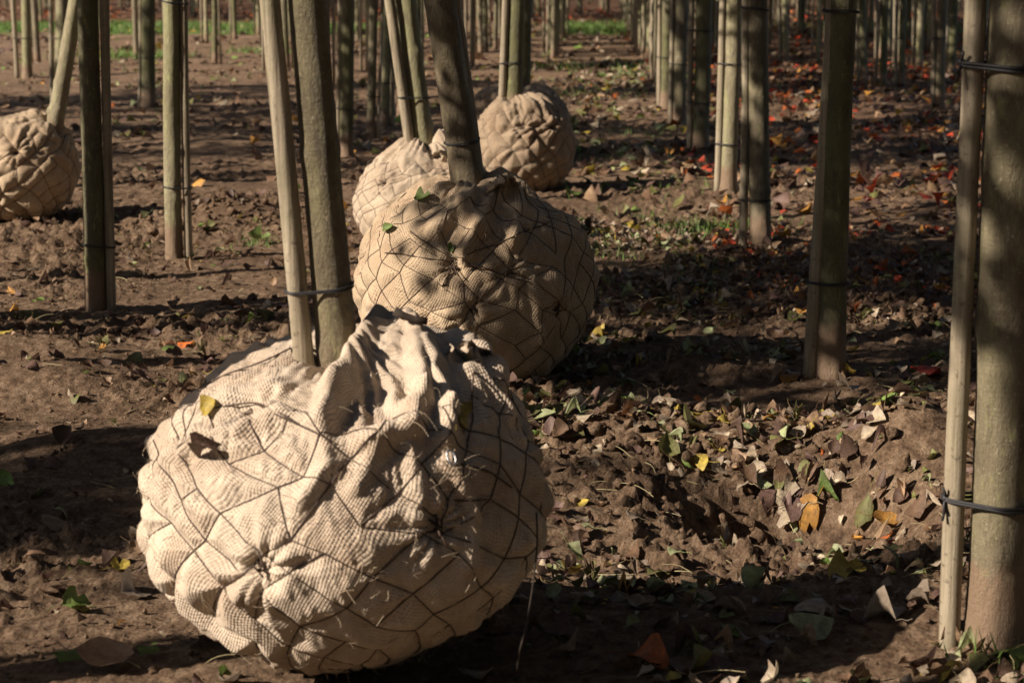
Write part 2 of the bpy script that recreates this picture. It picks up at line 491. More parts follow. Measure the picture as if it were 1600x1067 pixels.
# ---------------------------------------------------------------- leaves
def leaf_geo(kind, seed, fine=True):
    """a curled leaf blade of about unit length lying in xy, with its stem"""
    r = random.Random(seed)
    n = 6 if fine else 3
    cup = r.choice((-1, 1)) * r.uniform(0.2, 1.1); bend = r.uniform(-0.8, 0.8); tw = r.uniform(-0.55, 0.55)
    V = []; F4 = []; F3 = []
    w = r.uniform(0.30, 0.42)
    fold = kind == 'folded'
    prof = {'folded': lambda t: w * 1.1 * math.sin(PI * min(1, max(0, t)) ** 0.85) ** 0.8, 'oval': lambda t: w * math.sin(PI * min(1, max(0, t)) ** 0.85) ** 0.8,
            'heart': lambda t: w * 1.25 * (math.sin(PI * t ** 0.62) ** 0.9),
            'lobed': lambda t: w * 1.25 * (math.sin(PI * t ** 0.7) ** 0.7) * (0.8 + 0.32 * math.cos(t * PI * 4.6))}[kind]
    cols = 2 if fine else 1
    for i in range(n + 1):
        t = i / n
        hw = prof(t) + 0.004
        for s in range(-cols, cols + 1):
            f = s / cols
            x = t - 0.5; y = f * hw * (1 + (0.1 * r.uniform(-1, 1) if fine and abs(f) == 1 else 0))
            if fine and kind == 'lobed' and abs(f) == 1: x += 0.05 * math.cos(t * 14)
            z = cup * (y * y) * 2.4 + bend * (t - 0.5) ** 2 * 1.3 + tw * y * (t - 0.5) + (0.04 * r.uniform(-1, 1) if fine else 0)
            if s == 0: z -= 0.03
            if fold: z += abs(y) * 0.9 + 0.25 * math.sin(t * 5); y *= 0.42
            V.append((x, y, z))
    m = 2 * cols + 1
    for i in range(n):
        for s in range(m - 1):
            a = i * m + s; F4.append((a, a + 1, a + m + 1, a + m))
    if fine:      # stem, a bent three-sided strip
        L = r.uniform(0.35, 0.8); b = r.uniform(-0.5, 0.5); z0 = bend * 0.25 * 1.3 - 0.03
        P = [(-0.5 - L * k / 3, b * (k / 3) ** 2 * L, z0 + 0.15 * r.uniform(-0.3, 1) * k / 3) for k in range(4)]
        tv, t4, t3 = tube(P, 0.011, 3, False)
        base = len(V)
        V += [tuple(q) for q in tv]; F4 += [tuple(int(a) + base for a in f) for f in t4]
    m_ = np.ones((len(V), 3))
    nb_ = (n + 1) * (2 * cols + 1)
    for i in range(n + 1):
        m_[i * (2 * cols + 1) + cols] = (1.25, 1.25, 1.15)
        if i % 2: m_[i * (2 * cols + 1)] = m_[i * (2 * cols + 1) + 2 * cols] = (0.75, 0.7, 0.7)
    m_[nb_:] = (1.7, 1.7, 1.3)
    return np.array(V), np.array(F4), np.array(F3).reshape(-1, 3), m_

fine_leaves = [leaf_geo(k, 10 + i) for i in range(7) for k in ('oval', 'heart', 'lobed', 'heart', 'folded')]
rough_leaves = [leaf_geo(k, 50 + i, False) for i in range(6) for k in ('oval', 'heart', 'lobed')]
PAL = {
    'brown': (0.15, 0.088, 0.055), 'umber': (0.085, 0.05, 0.04), 'plum': (0.12, 0.07, 0.062), 'tan': (0.32, 0.21, 0.13),
    'grey': (0.3, 0.245, 0.19), 'pale': (0.46, 0.38, 0.28), 'olive': (0.15, 0.16, 0.05), 'green': (0.15, 0.25, 0.055),
    'palegreen': (0.33, 0.38, 0.2), 'yellow': (0.5, 0.38, 0.07), 'amber': (0.5, 0.25, 0.05), 'orange': (0.62, 0.16, 0.035), 'red': (0.6, 0.07, 0.03)}
def pick_color(x, y, r):
    zone = x > 0.45 + 0.0 * y and y > 6.0
    far = y > 43
    if far: w = dict(brown=4, umber=2, red=0.8, orange=1.6, tan=2, plum=2)
    elif zone and y > 10: w = dict(brown=4, umber=3, plum=4, tan=2.5, grey=1.5, pale=.6, olive=.6, yellow=.3, amber=1, orange=1.9, red=1.4)
    elif zone: w = dict(brown=5, umber=4, plum=5, tan=3, grey=2.5, pale=1.2, olive=1.5, yellow=.3, amber=.7, orange=1.1, red=1.0)
    elif x > -0.6: w = dict(brown=4.5, umber=3.5, plum=3.5, tan=4, grey=4.5, pale=4.2, olive=3.2, green=1.0, palegreen=2.2, yellow=1.1, amber=.35, orange=.1)
    else: w = dict(brown=5, umber=4, plum=3, tan=3, grey=1.4, pale=.9, olive=2, green=.8, palegreen=.6, yellow=.5, amber=.3, orange=.15)
    k = r.choices(list(w), list(w.values()))[0]
    return k

def rot_matrices(yaw, pitch, roll):
    cy, sy, cp, sp, cr, sr = np.cos(yaw), np.sin(yaw), np.cos(pitch), np.sin(pitch), np.cos(roll), np.sin(roll)
    Mx = np.zeros((len(yaw), 3, 3))
    Mx[:, 0, 0] = cy * cp; Mx[:, 0, 1] = cy * sp * sr - sy * cr; Mx[:, 0, 2] = cy * sp * cr + sy * sr
    Mx[:, 1, 0] = sy * cp; Mx[:, 1, 1] = sy * sp * sr + cy * cr; Mx[:, 1, 2] = sy * sp * cr - cy * sr
    Mx[:, 2, 0] = -sp; Mx[:, 2, 1] = cp * sr; Mx[:, 2, 2] = cp * cr
    return Mx

# root balls keep the litter away from under them: (x, y, r)
BALLS = []

def scatter(n, y0, y1, dens, seed):
    r = np.random.default_rng(seed)
    y = (r.random(n) * (y1 ** 2 - y0 ** 2) + y0 ** 2) ** 0.5
    lo = -(0.36 * y + 0.4); hi = 0.28 * y + 0.5
    x = lo + (hi - lo) * r.random(n)
    p = dens(x, y)
    k = r.random(n) < p
    return x[k], y[k]

def dens_leaf(x, y):
    n = 0.5 + 1.1 * perlin(x * 1.6, y * 1.6, 3.3) + 0.9 * perlin(x * 6, y * 6, 8.3)
    right = sstep(-0.75, 0.05, x)
    d = np.clip(n, 0.05, 1) * (0.16 + 0.84 * right)
    return d

def build_litter(balls):
    acc = Acc(); singles = []
    r = random.Random(5)
    def emit(xs, ys, geos, size, lift, tilt, near):
        keep = np.ones(len(xs), bool)
        for bx, by, br in balls: keep &= ((xs - bx) ** 2 + (ys - by) ** 2) > (br * 0.62) ** 2
        xs, ys = xs[keep], ys[keep]
        m = len(xs); q = np.random.default_rng(int(m))
        z = height(xs, ys)
        # lie on the slope of the ground
        e = 0.03
        gx = (macro(xs + e, ys) - macro(xs - e, ys)) / (2 * e); gy = (macro(xs, ys + e) - macro(xs, ys - e)) / (2 * e)
        Mx = rot_matrices(q.random(m) * 2 * PI, q.normal(0, tilt, m), q.normal(0, tilt, m))
        s = size * (0.6 + 0.75 * q.random(m))
        for i in range(m):
            g = geos[int(q.integers(len(geos)))]
            k = pick_color(xs[i], ys[i], r)
            c = np.array(PAL[k]) * (0.85 + 0.6 * q.random())
            V = (g[0] * s[i]) @ Mx[i].T
            V[:, 2] += gx[i] * V[:, 0] + gy[i] * V[:, 1]
            zz = z[i] + lift * s[i] * q.random() - min(0, V[:, 2].min()) * 0.55
            V += (xs[i], ys[i], zz)
            if near: singles.append((s[i] / ys[i], V, g, g[3] * c, k))
            else: acc.add(V, g[1], g[2], g[3] * c)
    x, y = scatter(23000, 2.35, 8.6, dens_leaf, 1)
    emit(x, y, fine_leaves, 0.038, 0.15, 0.38, True)
    x, y = scatter(34000, 8.6, 24, dens_leaf, 2)
    emit(x, y, rough_leaves, 0.07, 0.25, 0.4, False)
    x, y = scatter(12000, 24, 60, lambda a, b: 0.35 + 0.4 * sstep(0.2, 1, a), 3)
    emit(x, y, rough_leaves, 0.12, 0.25, 0.35, False)
    x, y = scatter(16000, 2.35, 8.0, dens_leaf, 4)         # crumbs of broken leaf
    emit(x, y, rough_leaves, 0.017, 0.3, 0.6, False)
    singles.sort(key=lambda t: -t[0])
    inview = []; rest = []
    for s in singles:
        px, py, _ = project(s[1].mean(0)[None])
        (inview if (0 < px[0] < 1600 and 0 < py[0] < 1067 and len(inview) < 280) else rest).append(s)
    for s in rest: acc.add(s[1], s[2][1], s[2][2], s[3])
    for s in inview:
        V = s[1]; c0 = V.mean(0)
        me = mesh_from('fallen_leaf', V - c0, s[2][1], None, [M_leaf], True, col=s[3])
        link('fallen_leaf', me, ground, c0)
    o = link('leaf_litter', acc.mesh('leaf_litter', [M_leaf])); o['kind'] = 'stuff'
    o['label'] = 'brown, grey and yellow autumn leaves littering the soil'; o['category'] = 'leaf litter'

def ico(sub=2):
    import bmesh
    bm = bmesh.new(); bmesh.ops.create_icosphere(bm, subdivisions=sub, radius=1)
    V = np.array([v.co for v in bm.verts]); F = np.array([[v.index for v in f.verts] for f in bm.faces]); bm.free()
    return V, F

def build_clods(balls):
    V0, F0 = ico()
    acc = Acc(); q = np.random.default_rng(9)
    shapes = []
    for k in range(10):
        d = 0.85 + 0.5 * fbm(V0[:, 0] * 1.3 + k * 7, V0[:, 1] * 1.3, V0[:, 2] * 1.3, 3, p=0.6)
        shapes.append(V0 * d[:, None] * np.array([1, 0.85, 0.7]))
    def dens(x, y):
        n = 0.35 + 1.1 * perlin(x * 1.3 + 4, y * 1.3, 6.3)
        return np.clip(n, 0.05, 1)
    x, y = scatter(9000, 2.35, 9.5, dens, 31)
    keep = np.ones(len(x), bool)
    for bx, by, br in balls: keep &= ((x - bx) ** 2 + (y - by) ** 2) > (br * 0.5) ** 2
    x, y = x[keep], y[keep]
    z = height(x, y); m = len(x)
    Mx = rot_matrices(q.random(m) * 2 * PI, q.normal(0, 0.4, m), q.normal(0, 0.4, m))
    s = 0.003 + 0.012 * q.random(m) ** 3
    V1, F1 = ico(1)
    small = [V1 * (0.75 + 0.5 * np.random.default_rng(k).random((len(V1), 1))) * (1, .85, .75) for k in range(8)]
    big = q.random(m) < 0.025
    s[big] *= 1.9
    for i in range(m):
        lo_ = s[i] < 0.008
        V = ((small[int(q.integers(8))] if lo_ else shapes[int(q.integers(10))]) * s[i]) @ Mx[i].T + (x[i], y[i], z[i] + 0.1 * s[i])
        acc.add(V, None, F1 if lo_ else F0)
    # fine crumbs, thickest on the bare ground at left
    x, y = scatter(24000, 2.35, 8.5, lambda a, b: np.clip(0.5 + perlin(a * 2, b * 2, 12.0), 0.05, 1) * (0.9 - 0.55 * sstep(-0.9, 0.0, a)), 33)
    keep = np.ones(len(x), bool)
    for bx, by, br in balls: keep &= ((x - bx) ** 2 + (y - by) ** 2) > (br * 0.5) ** 2
    x, y = x[keep], y[keep]; z = height(x, y)
    Oc = np.array([(1, 0, 0), (-1, 0, 0), (0, 1, 0), (0, -1, 0), (0, 0, .8), (0, 0, -.8)]); Of = np.array([(0, 2, 4), (2, 1, 4), (1, 3, 4), (3, 0, 4), (2, 0, 5), (1, 2, 5), (3, 1, 5), (0, 3, 5)])
    Mx = rot_matrices(q.random(len(x)) * 6.28, q.normal(0, 0.9, len(x)), q.normal(0, 0.9, len(x)))
    ss = 0.0025 + 0.0045 * q.random(len(x)) ** 2
    for i in range(len(x)):
        acc.add((Oc * (0.7 + 0.6 * q.random((6, 1))) * ss[i]) @ Mx[i].T + (x[i], y[i], z[i] + 0.4 * ss[i]), None, Of)
    # the heap of thrown-up clods behind the staked pair, and the one beside the far left ball
    for (px, py, n, sp) in ((345, 350, 260, 0.2), (1385, 500, 110, 0.15), (930, 690, 60, 0.12), (1130, 690, 90, 0.2)):
        p = at_ground(px, py)
        xs = p[0] + q.normal(0, sp, n); ys = p[1] + q.normal(0, sp, n); zs = height(xs, ys)
        for i in range(n):
            sz = 0.008 + 0.022 * q.random() ** 2
            V = (shapes[int(q.integers(10))] * sz) @ rot_matrices(q.random(1) * 6, q.normal(0, .5, 1), q.normal(0, .5, 1))[0].T + (xs[i], ys[i], zs[i] + 0.2 * sz)
            acc.add(V, None, F0)
    o = link('soil_clods', acc.mesh('soil_clods', [M_clod])); o['kind'] = 'stuff'
    o['label'] = 'loose crumbly brown clods of soil'; o['category'] = 'soil'

def build_stems():
    """dry petioles, straws and blades lying about"""
    acc = Acc(); q = np.random.default_rng(19)
    x, y = scatter(1500, 2.35, 8, lambda a, b: 0.25 + 0.55 * sstep(-0.7, 0.1, a), 41)
    z = height(x, y)
    for i in range(len(x)):
        L = 0.02 + 0.06 * q.random(); a = q.random() * 2 * PI; k = q.normal(0, 0.4)
        t = np.linspace(0, 1, 5)
        el = abs(q.normal(0, 0.3))
        P = np.stack([x[i] + L * t * math.cos(a) - k * L * t ** 2 * math.sin(a), y[i] + L * t * math.sin(a) + k * L * t ** 2 * math.cos(a), z[i] + 0.004 + L * el * t * (1.6 - t)], 1)
        V, F4, F3 = tube(P, 0.0008 + 0.0006 * q.random(), 3, False)
        acc.add(V, F4)
    o = link('straw_and_stems', acc.mesh('straw_and_stems', [M_twig])); o['kind'] = 'stuff'
    o['label'] = 'dry yellowish leaf stems and straws scattered on the soil'; o['category'] = 'straw'

def build_grass():
    acc = Acc(); q = np.random.default_rng(23)
    def blades(xs, ys, h, w, cols):
        z = macro(xs, ys)
        n = len(xs); a = q.random(n) * 2 * PI; hh = h * (0.5 + q.random(n)); lx = q.normal(0, 0.35, n) * hh; ly = q.normal(0, 0.35, n) * hh
        V = np.zeros((n, 3, 3))
        V[:, 0] = np.stack([xs - np.cos(a) * w, ys - np.sin(a) * w, z - 0.005], 1)
        V[:, 1] = np.stack([xs + np.cos(a) * w, ys + np.sin(a) * w, z - 0.005], 1)
        V[:, 2] = np.stack([xs + lx, ys + ly, z + hh], 1)
        F = np.arange(3 * n).reshape(n, 3)
        c = np.repeat(cols[q.integers(len(cols), size=n)], 3, 0) * (0.7 + 0.6 * q.random(n)).repeat(3)[:, None]
        acc.add(V.reshape(-1, 3), None, F, c)
    gc = np.array([(0.13, 0.27, 0.045), (0.19, 0.33, 0.07), (0.09, 0.2, 0.035)])
    n = 52000
    x = -15 + 29 * q.random(n); y = 35 + 7.3 * q.random(n)
    e = perlin(x * 0.6, y * 0.6, 4.4) * 2.2; k = (y + e > 35) & (y + e < 42.5) & (perlin(x * 0.8, y * 0.9, 7.7) > -0.25) & ((x < -4.3) | ((x > -0.95) & (x < 0.75)))
    blades(x[k], y[k], 0.10, 0.009, gc)
    # weeds and tufts between the rows
    for (px, py, n, s, h) in ((1120, 360, 260, 0.16, 0.05), (1085, 355, 160, 0.14, 0.04), (1050, 300, 120, 0.25, 0.04), (990, 250, 120, 0.25, 0.05), (960, 400, 50, 0.15, 0.03), (1060, 440, 60, 0.2, 0.03), (930, 150, 150, 0.3, 0.06), (205, 90, 500, 0.4, 0.10), (405, 82, 200, 0.25, 0.07), (1010, 330, 60, 0.12, 0.04),
                              (875, 108, 150, .25, .07), (1000, 215, 60, .12, .04), (400, 382, 60, 0.05, 0.025), (990, 108, 80, .2, .06),
                              (1590, 1040, 26, 0.04, 0.04), (1010, 118, 160, 0.3, 0.05), (1400, 45, 600, 1.3, 0.12), (1460, 52, 400, 0.9, 0.12), (295, 405, 14, 0.012, 0.03)):
        p = at_ground(px, py)
        blades(p[0] + q.normal(0, s, n), p[1] + q.normal(0, s, n), h, 0.0035 if p[1] < 20 else 0.01, gc)
    o = link('grass', acc.mesh('grass', [M_grass])); o['kind'] = 'stuff'
    o['label'] = 'green grass strip across the ends of the rows and small weed tufts'; o['category'] = 'grass'

# ---------------------------------------------------------------- trees
def crown_mesh(seed, n_leaf=1100, rad=0.75, z0=2.2, z1=4.6):
    q = np.random.default_rng(seed); r = random.Random(seed)
    acc = Acc()
    tips = []
    for k in range(26):
        zb = z0 + (z1 - z0) * 0.8 * k / 26; a = k * 2.4 + r.uniform(-.3, .3)
        L = rad * (1.1 - 0.6 * k / 26) * r.uniform(0.7, 1.1)
        t = np.linspace(0, 1, 5)
        P = np.stack([L * t * math.cos(a), L * t * math.sin(a), zb + L * 0.9 * t ** 1.2], 1)
        V, F4, _ = tube(P, np.linspace(0.012, 0.003, 5), 4, False); acc.add(V, F4, None, (0.12, 0.1, 0.07)); tips.append(P)
    P = np.stack([np.zeros(4), np.zeros(4), np.linspace(z0 - 0.2, z1, 4)], 1)
    V, F4, _ = tube(P, np.linspace(0.03, 0.006, 4), 5, False); acc.add(V, F4, None, (0.12, 0.1, 0.07))
    c = [(0.2, 0.16, 0.05), (0.14, 0.15, 0.04), (0.25, 0.12, 0.04), (0.3, 0.2, 0.05)]
    idx = q.integers(len(tips), size=n_leaf); tt = q.random(n_leaf) ** 0.6 * 4
    ctr = np.array([tips[i][min(3, int(u))] * (1 - u % 1) + tips[i][min(4, int(u) + 1)] * (u % 1) for i, u in zip(idx, tt)]) + q.normal(0, 0.07, (n_leaf, 3))
    Mx = rot_matrices(q.random(n_leaf) * 6.28, q.normal(0, 0.8, n_leaf), q.normal(0, 0.8, n_leaf))
    base = np.array([(-0.5, 0, 0), (0, -0.38, 0.05), (0.5, 0, 0), (0, 0.38, 0.05)]) * 0.085
    V = np.einsum('kj,nij->nki', base, Mx) + ctr[:, None]
    F = np.arange(4 * n_leaf).reshape(-1, 4)
    acc.add(V.reshape(-1, 3), F, None, np.repeat(np.array(c)[q.integers(4, size=n_leaf)], 4, 0))
    return acc.mesh('crown', [M_crown], False)
crowns = [crown_mesh(s) for s in (1, 2, 3)]
crown_thin = crown_mesh(4, 3000, 0.95)
crown_dense = [crown_mesh(s, 3000, 0.95) for s in (5, 6)]

def trunk_mesh(p0, p1, r0, r1, mat, seed, sides=28, rings=150, flare=0.25, knots=3, ztop=None, sink=0.06, fl=0.045):
    """p0,p1: axis line ends (base, upper). local coordinates relative to p0"""
    p0 = np.asarray(p0, float); p1 = np.asarray(p1, float)
    d = p1 - p0; L = np.linalg.norm(d)
    t = np.concatenate([np.linspace(-sink, 0.35, rings // 3), np.linspace(0.37, L, rings - rings // 3)])
    q = np.random.default_rng(seed)
    path = d[None] * (t / L)[:, None]
    amp = 0.05 * r0
    ph = q.random(4) * 6
    path[:, 0] += amp * (np.sin(t * 3.1 + ph[0]) + 0.6 * np.sin(t * 7 + ph[1]) - math.sin(ph[0]) - 0.6 * math.sin(ph[1]))
    path[:, 1] += amp * (np.sin(t * 2.7 + ph[2]) - math.sin(ph[2]))
    rad = r0 + (r1 - r0) * (np.clip(t, 0, None) / L)
    rad = rad * (1 + flare * np.exp(-np.clip(t, 0, None) / fl))
    ang = np.arange(sides) * 2 * PI / sides
    A, T = np.meshgrid(ang, t)
    n = fbm(np.cos(A) * 1.2 + seed, np.sin(A) * 1.2, T * 6, 3) * 0.04 + fbm(np.cos(A) * 3 + seed, np.sin(A) * 3, T * 30, 3) * 0.022
    n = n + 0.012 * perlin(np.cos(A) * 1.5, np.sin(A) * 1.5 + seed, T * 90)
    low = np.exp(-np.clip(T, 0, None) / 0.09)
    n = n + low * 0.10 * fbm(np.cos(A) * 2.2 + seed * 2, np.sin(A) * 2.2, T * 9, 3)
    for k in range(knots):
        a0 = q.random() * 2 * PI; t0 = 0.12 + q.random() * 0.9
        da = (A - a0 + PI) % (2 * PI) - PI
        rr = ((da * r0) ** 2 + (T - t0) ** 2) / (0.014 ** 2)
        n = n + 0.17 * np.exp(-rr) - 0.16 * np.exp(-rr * 7)
    R_ = rad[:, None] * (1 + n)
    V, F4, F3 = tube(path, R_, sides, True)
    return mesh_from('trunk', V, F4, F3, [mat])

def stake_mesh(p0, p1, r0, seed, sides=16, rings=90, node=0.0, sink=0.05):
    p0 = np.asarray(p0, float); p1 = np.asarray(p1, float)
    d = p1 - p0; L = np.linalg.norm(d)
    q = np.random.default_rng(seed)
    t = np.linspace(-sink, L, rings); path = d[None] * (t / L)[:, None]
    path[:, 0] += 0.12 * r0 * (np.sin(t * 4 + seed) - math.sin(seed))
    A, T = np.meshgrid(np.arange(sides) * 2 * PI / sides, t)
    n = fbm(np.cos(A) * 1.4 + seed * 3, np.sin(A) * 1.4, T * 4, 3) * 0.04
    sp = 0.3 + 0.1 * q.random(); o = q.random() * sp
    u = (T + o) % sp
    n = n + node * (np.exp(-((u - sp / 2) / 0.0035) ** 2) - 0.6 * np.exp(-((u - sp / 2 - 0.007) / 0.003) ** 2))
    rad = (r0 * (1 - 0.12 * t / L))[:, None] * (1 + n)
    V, F4, F3 = tube(path, rad, sides, True)
    return mesh_from('stake', V, F4, F3, [M_stake])

def tie_mesh(ct, rt, cs, rs, z, tilt=0.0, turns=2, wr=0.0028, knot=True, seed=0):
    """cord wound round trunk and stake at height z: ct, cs are the two axis points there"""
    q = np.random.default_rng(seed)
    acc = Acc()
    for k in range(turns):
        a = np.linspace(0, 2 * PI, 49)
        P = []
        for x in a:
            u = np.array([math.cos(x), math.sin(x)])
            A_ = ct[:2] + (rt + wr * 0.8) * u; B_ = cs[:2] + (rs + wr * 0.8) * u
            b = A_ if A_ @ u > B_ @ u else B_
            P.append((b[0], b[1], z + (k - turns / 2) * wr * 2.0 + tilt * (b[0] - ct[0]) + 0.002 * math.sin(x * 2 + k + seed)))
        P[-1] = P[0]
        V, F4, F3 = tube(P, wr, 6, False); acc.add(V, F4)
    if knot:
        dr = np.array(cs[:2]) - np.array(ct[:2]); dr /= np.linalg.norm(dr) + 1e-9
        c = np.array([cs[0] + dr[0] * (rs + wr) * 0.8, cs[1] + dr[1] * (rs + wr) * 0.8 - rs * 0.5, z + tilt * (cs[0] - ct[0])])
        for k in range(3):
            e = c + np.array([dr[0] * 0.02 * q.random() + q.normal(0, 0.006), -0.008 - 0.006 * q.random(), (0.014 if k % 2 else -0.022) * (0.6 + q.random())])
            V, F4, F3 = tube(np.array([c - (e - c) * 0.15, c + (e - c) * 0.5 + q.normal(0, 0.002, 3), e]), wr * 0.9, 5); acc.add(V, F4, F3)
        V, F4, F3 = tube(np.array([c + (0, 0, -wr * 2.2), c, c + (0, 0, wr * 2.2)]), np.array([wr * 1.2, wr * 2.4, wr * 1.2]), 7); acc.add(V, F4, F3)
    return acc.mesh('tie', [M_tie])

def add_crown(root, base, top, which=None):
    me = which if which is not None else rnd.choice(crown_dense)
    c = link('crown', me, root)
    d = np.asarray(top) - np.asarray(base); d = d / d[2]
    c.rotation_euler = (0, 0, rnd.uniform(0, 6.28))
    c.location = (d[0] * 2.2, d[1] * 2.2, 0)
    return c

ZT = 2.55
def axis(bx, by, tx, ty=0, z=None, dy=0.0):
    """base pixel + upper pixel -> base point on the ground and the axis point at height ZT above it"""
    b = at_ground(bx, by)
    if z is None: z = float(macro(b[0], b[1]))
    for _ in range(3):
        b = at_ground(bx, by, z); z = float(macro(b[0], b[1]))
    t = at_depth(tx, ty, b[1] + dy)
    k = (ZT - b[2]) / (t[2] - b[2])
    return b, b + (t - b) * k

def near_tree(label, trunk, stake, ties=(), mat=None, seed=0, crown=None, tapr=0.85, big=True, group=None, node=0.0, **kw):
    """trunk=(base px, base py, top px, width px, tie-width depth), stake the same"""
    b, t = axis(trunk[0], trunk[1], trunk[2])
    S = FPX / ((b - CAM) @ fwd)
    r0 = trunk[3] / S / 2
    root = empty('nursery_tree', b, label, 'tree', group or 'staked nursery trees standing in rows')
    link('trunk', trunk_mesh(b, t, r0, r0 * tapr, mat or M_bark, seed, sides=30 if big else 14, rings=150 if big else 50, **kw), root)
    sb = st = None
    if stake:
        sb, st = axis(stake[0], stake[1], stake[2])
        # stand the pole against the trunk: same distance from the camera
        yy = stake[4] if len(stake) > 4 else 0.0
        k = (b[1] + yy) / sb[1]
        sb = CAM + (sb - CAM) * k; sb[2] = float(macro(sb[0], sb[1]))
        up = at_depth(stake[2], 0, b[1] + yy)
        st = sb + (up - sb) * ((ZT - sb[2]) / (up[2] - sb[2]))
        rs = stake[3] / S / 2
        o = link('stake', stake_mesh(sb, st, rs, seed + 3, sides=16 if big else 8, rings=110 if big else 24, node=node), root, sb - b)
        for i, ty in enumerate(ties):
            pz = at_depth(trunk[0], ty, b[1])[2]
            f = (pz - b[2]) / (t[2] - b[2]); ct = b + (t - b) * f; rt = r0 * (1 + (tapr - 1) * f)
            g = (pz - sb[2]) / (st[2] - sb[2]); cs = sb + (st - sb) * g
            link('tie', tie_mesh(ct - b, rt * 1.08, cs - b, rs * 1.0, pz - b[2], tilt=rnd.uniform(-.12, .06), wr=0.0026 if b[1] < 4.5 else 0.0018, knot=b[1] < 4.5, seed=seed + i), root)
    add_crown(root, b, t, crown)
    return root, b, t, sb, st

near_tree('thick grey-green tree with pale stake at the right edge, nearest of all trees', (1556, 1000, 1590, 88), (1483, 1003, 1520, 33), (781, 104), M_bark, 1, flare=0.2)
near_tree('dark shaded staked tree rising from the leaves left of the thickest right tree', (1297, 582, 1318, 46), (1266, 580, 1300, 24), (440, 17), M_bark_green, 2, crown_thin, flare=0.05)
near_tree('grey-green tree with a thin stake, second left of the dark shaded tree', (1188, 388, 1184, 33), (1161, 378, 1166, 14), (312, 14), M_bark, 3, flare=0.12)
near_tree('pale slim tree with pale stake and cord low down, beside a grassy tuft', (1138, 302, 1146, 26), (1121, 300, 1131, 12), (226, 100), M_bark_pale, 4, big=False)
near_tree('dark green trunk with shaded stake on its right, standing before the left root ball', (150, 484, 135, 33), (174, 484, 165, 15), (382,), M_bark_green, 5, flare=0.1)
near_tree('sunlit lichen-covered pale tree tied to a thin pale stake at left', (272, 404, 268, 27), (295, 405, 287, 13), (292, 3), M_bark_pale, 6, flare=0.05)
near_tree('dark slim tree behind the brown stake of the nearest balled tree', (541, 245, 543, 22), (0, 0, 0, 0) and (528, 245, 531, 8), (170,), M_bark_green, 7, big=False)
near_tree('shaded thin tree just left of the pale-sacked balled tree', (579, 217, 585, 14), (590, 217, 597, 6), (150,), M_bark, 8, big=False)
near_tree('sunlit thin tree between two shaded trunks left of the pale-sacked root ball', (602, 201, 606, 14), (613, 203, 614, 7), (130,), M_bark_pale, 9, big=False)
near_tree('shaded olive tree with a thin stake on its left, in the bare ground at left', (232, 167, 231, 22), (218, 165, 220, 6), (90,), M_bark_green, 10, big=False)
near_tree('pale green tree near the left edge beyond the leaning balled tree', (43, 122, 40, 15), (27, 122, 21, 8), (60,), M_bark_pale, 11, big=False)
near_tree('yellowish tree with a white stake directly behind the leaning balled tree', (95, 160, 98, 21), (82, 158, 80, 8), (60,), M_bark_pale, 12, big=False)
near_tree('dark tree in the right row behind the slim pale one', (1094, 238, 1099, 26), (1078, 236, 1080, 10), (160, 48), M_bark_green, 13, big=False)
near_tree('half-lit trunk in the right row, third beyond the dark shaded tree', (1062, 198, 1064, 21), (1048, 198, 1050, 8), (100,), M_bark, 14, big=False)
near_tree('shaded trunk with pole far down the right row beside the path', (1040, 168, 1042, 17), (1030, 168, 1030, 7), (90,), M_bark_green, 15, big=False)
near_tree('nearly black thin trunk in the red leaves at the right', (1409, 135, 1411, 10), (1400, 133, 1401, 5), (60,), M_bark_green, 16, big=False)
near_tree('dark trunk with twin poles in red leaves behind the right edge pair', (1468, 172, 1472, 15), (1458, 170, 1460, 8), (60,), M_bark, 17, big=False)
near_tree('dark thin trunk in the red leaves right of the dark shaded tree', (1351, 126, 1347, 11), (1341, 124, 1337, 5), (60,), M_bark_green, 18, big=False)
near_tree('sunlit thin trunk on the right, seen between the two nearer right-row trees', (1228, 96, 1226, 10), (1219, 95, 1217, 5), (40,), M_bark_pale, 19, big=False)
near_tree('bright pair of trunk and pole in the back right block', (1388, 86, 1390, 9), (1380, 85, 1384, 6), (40,), M_bark_pale, 20, big=False)

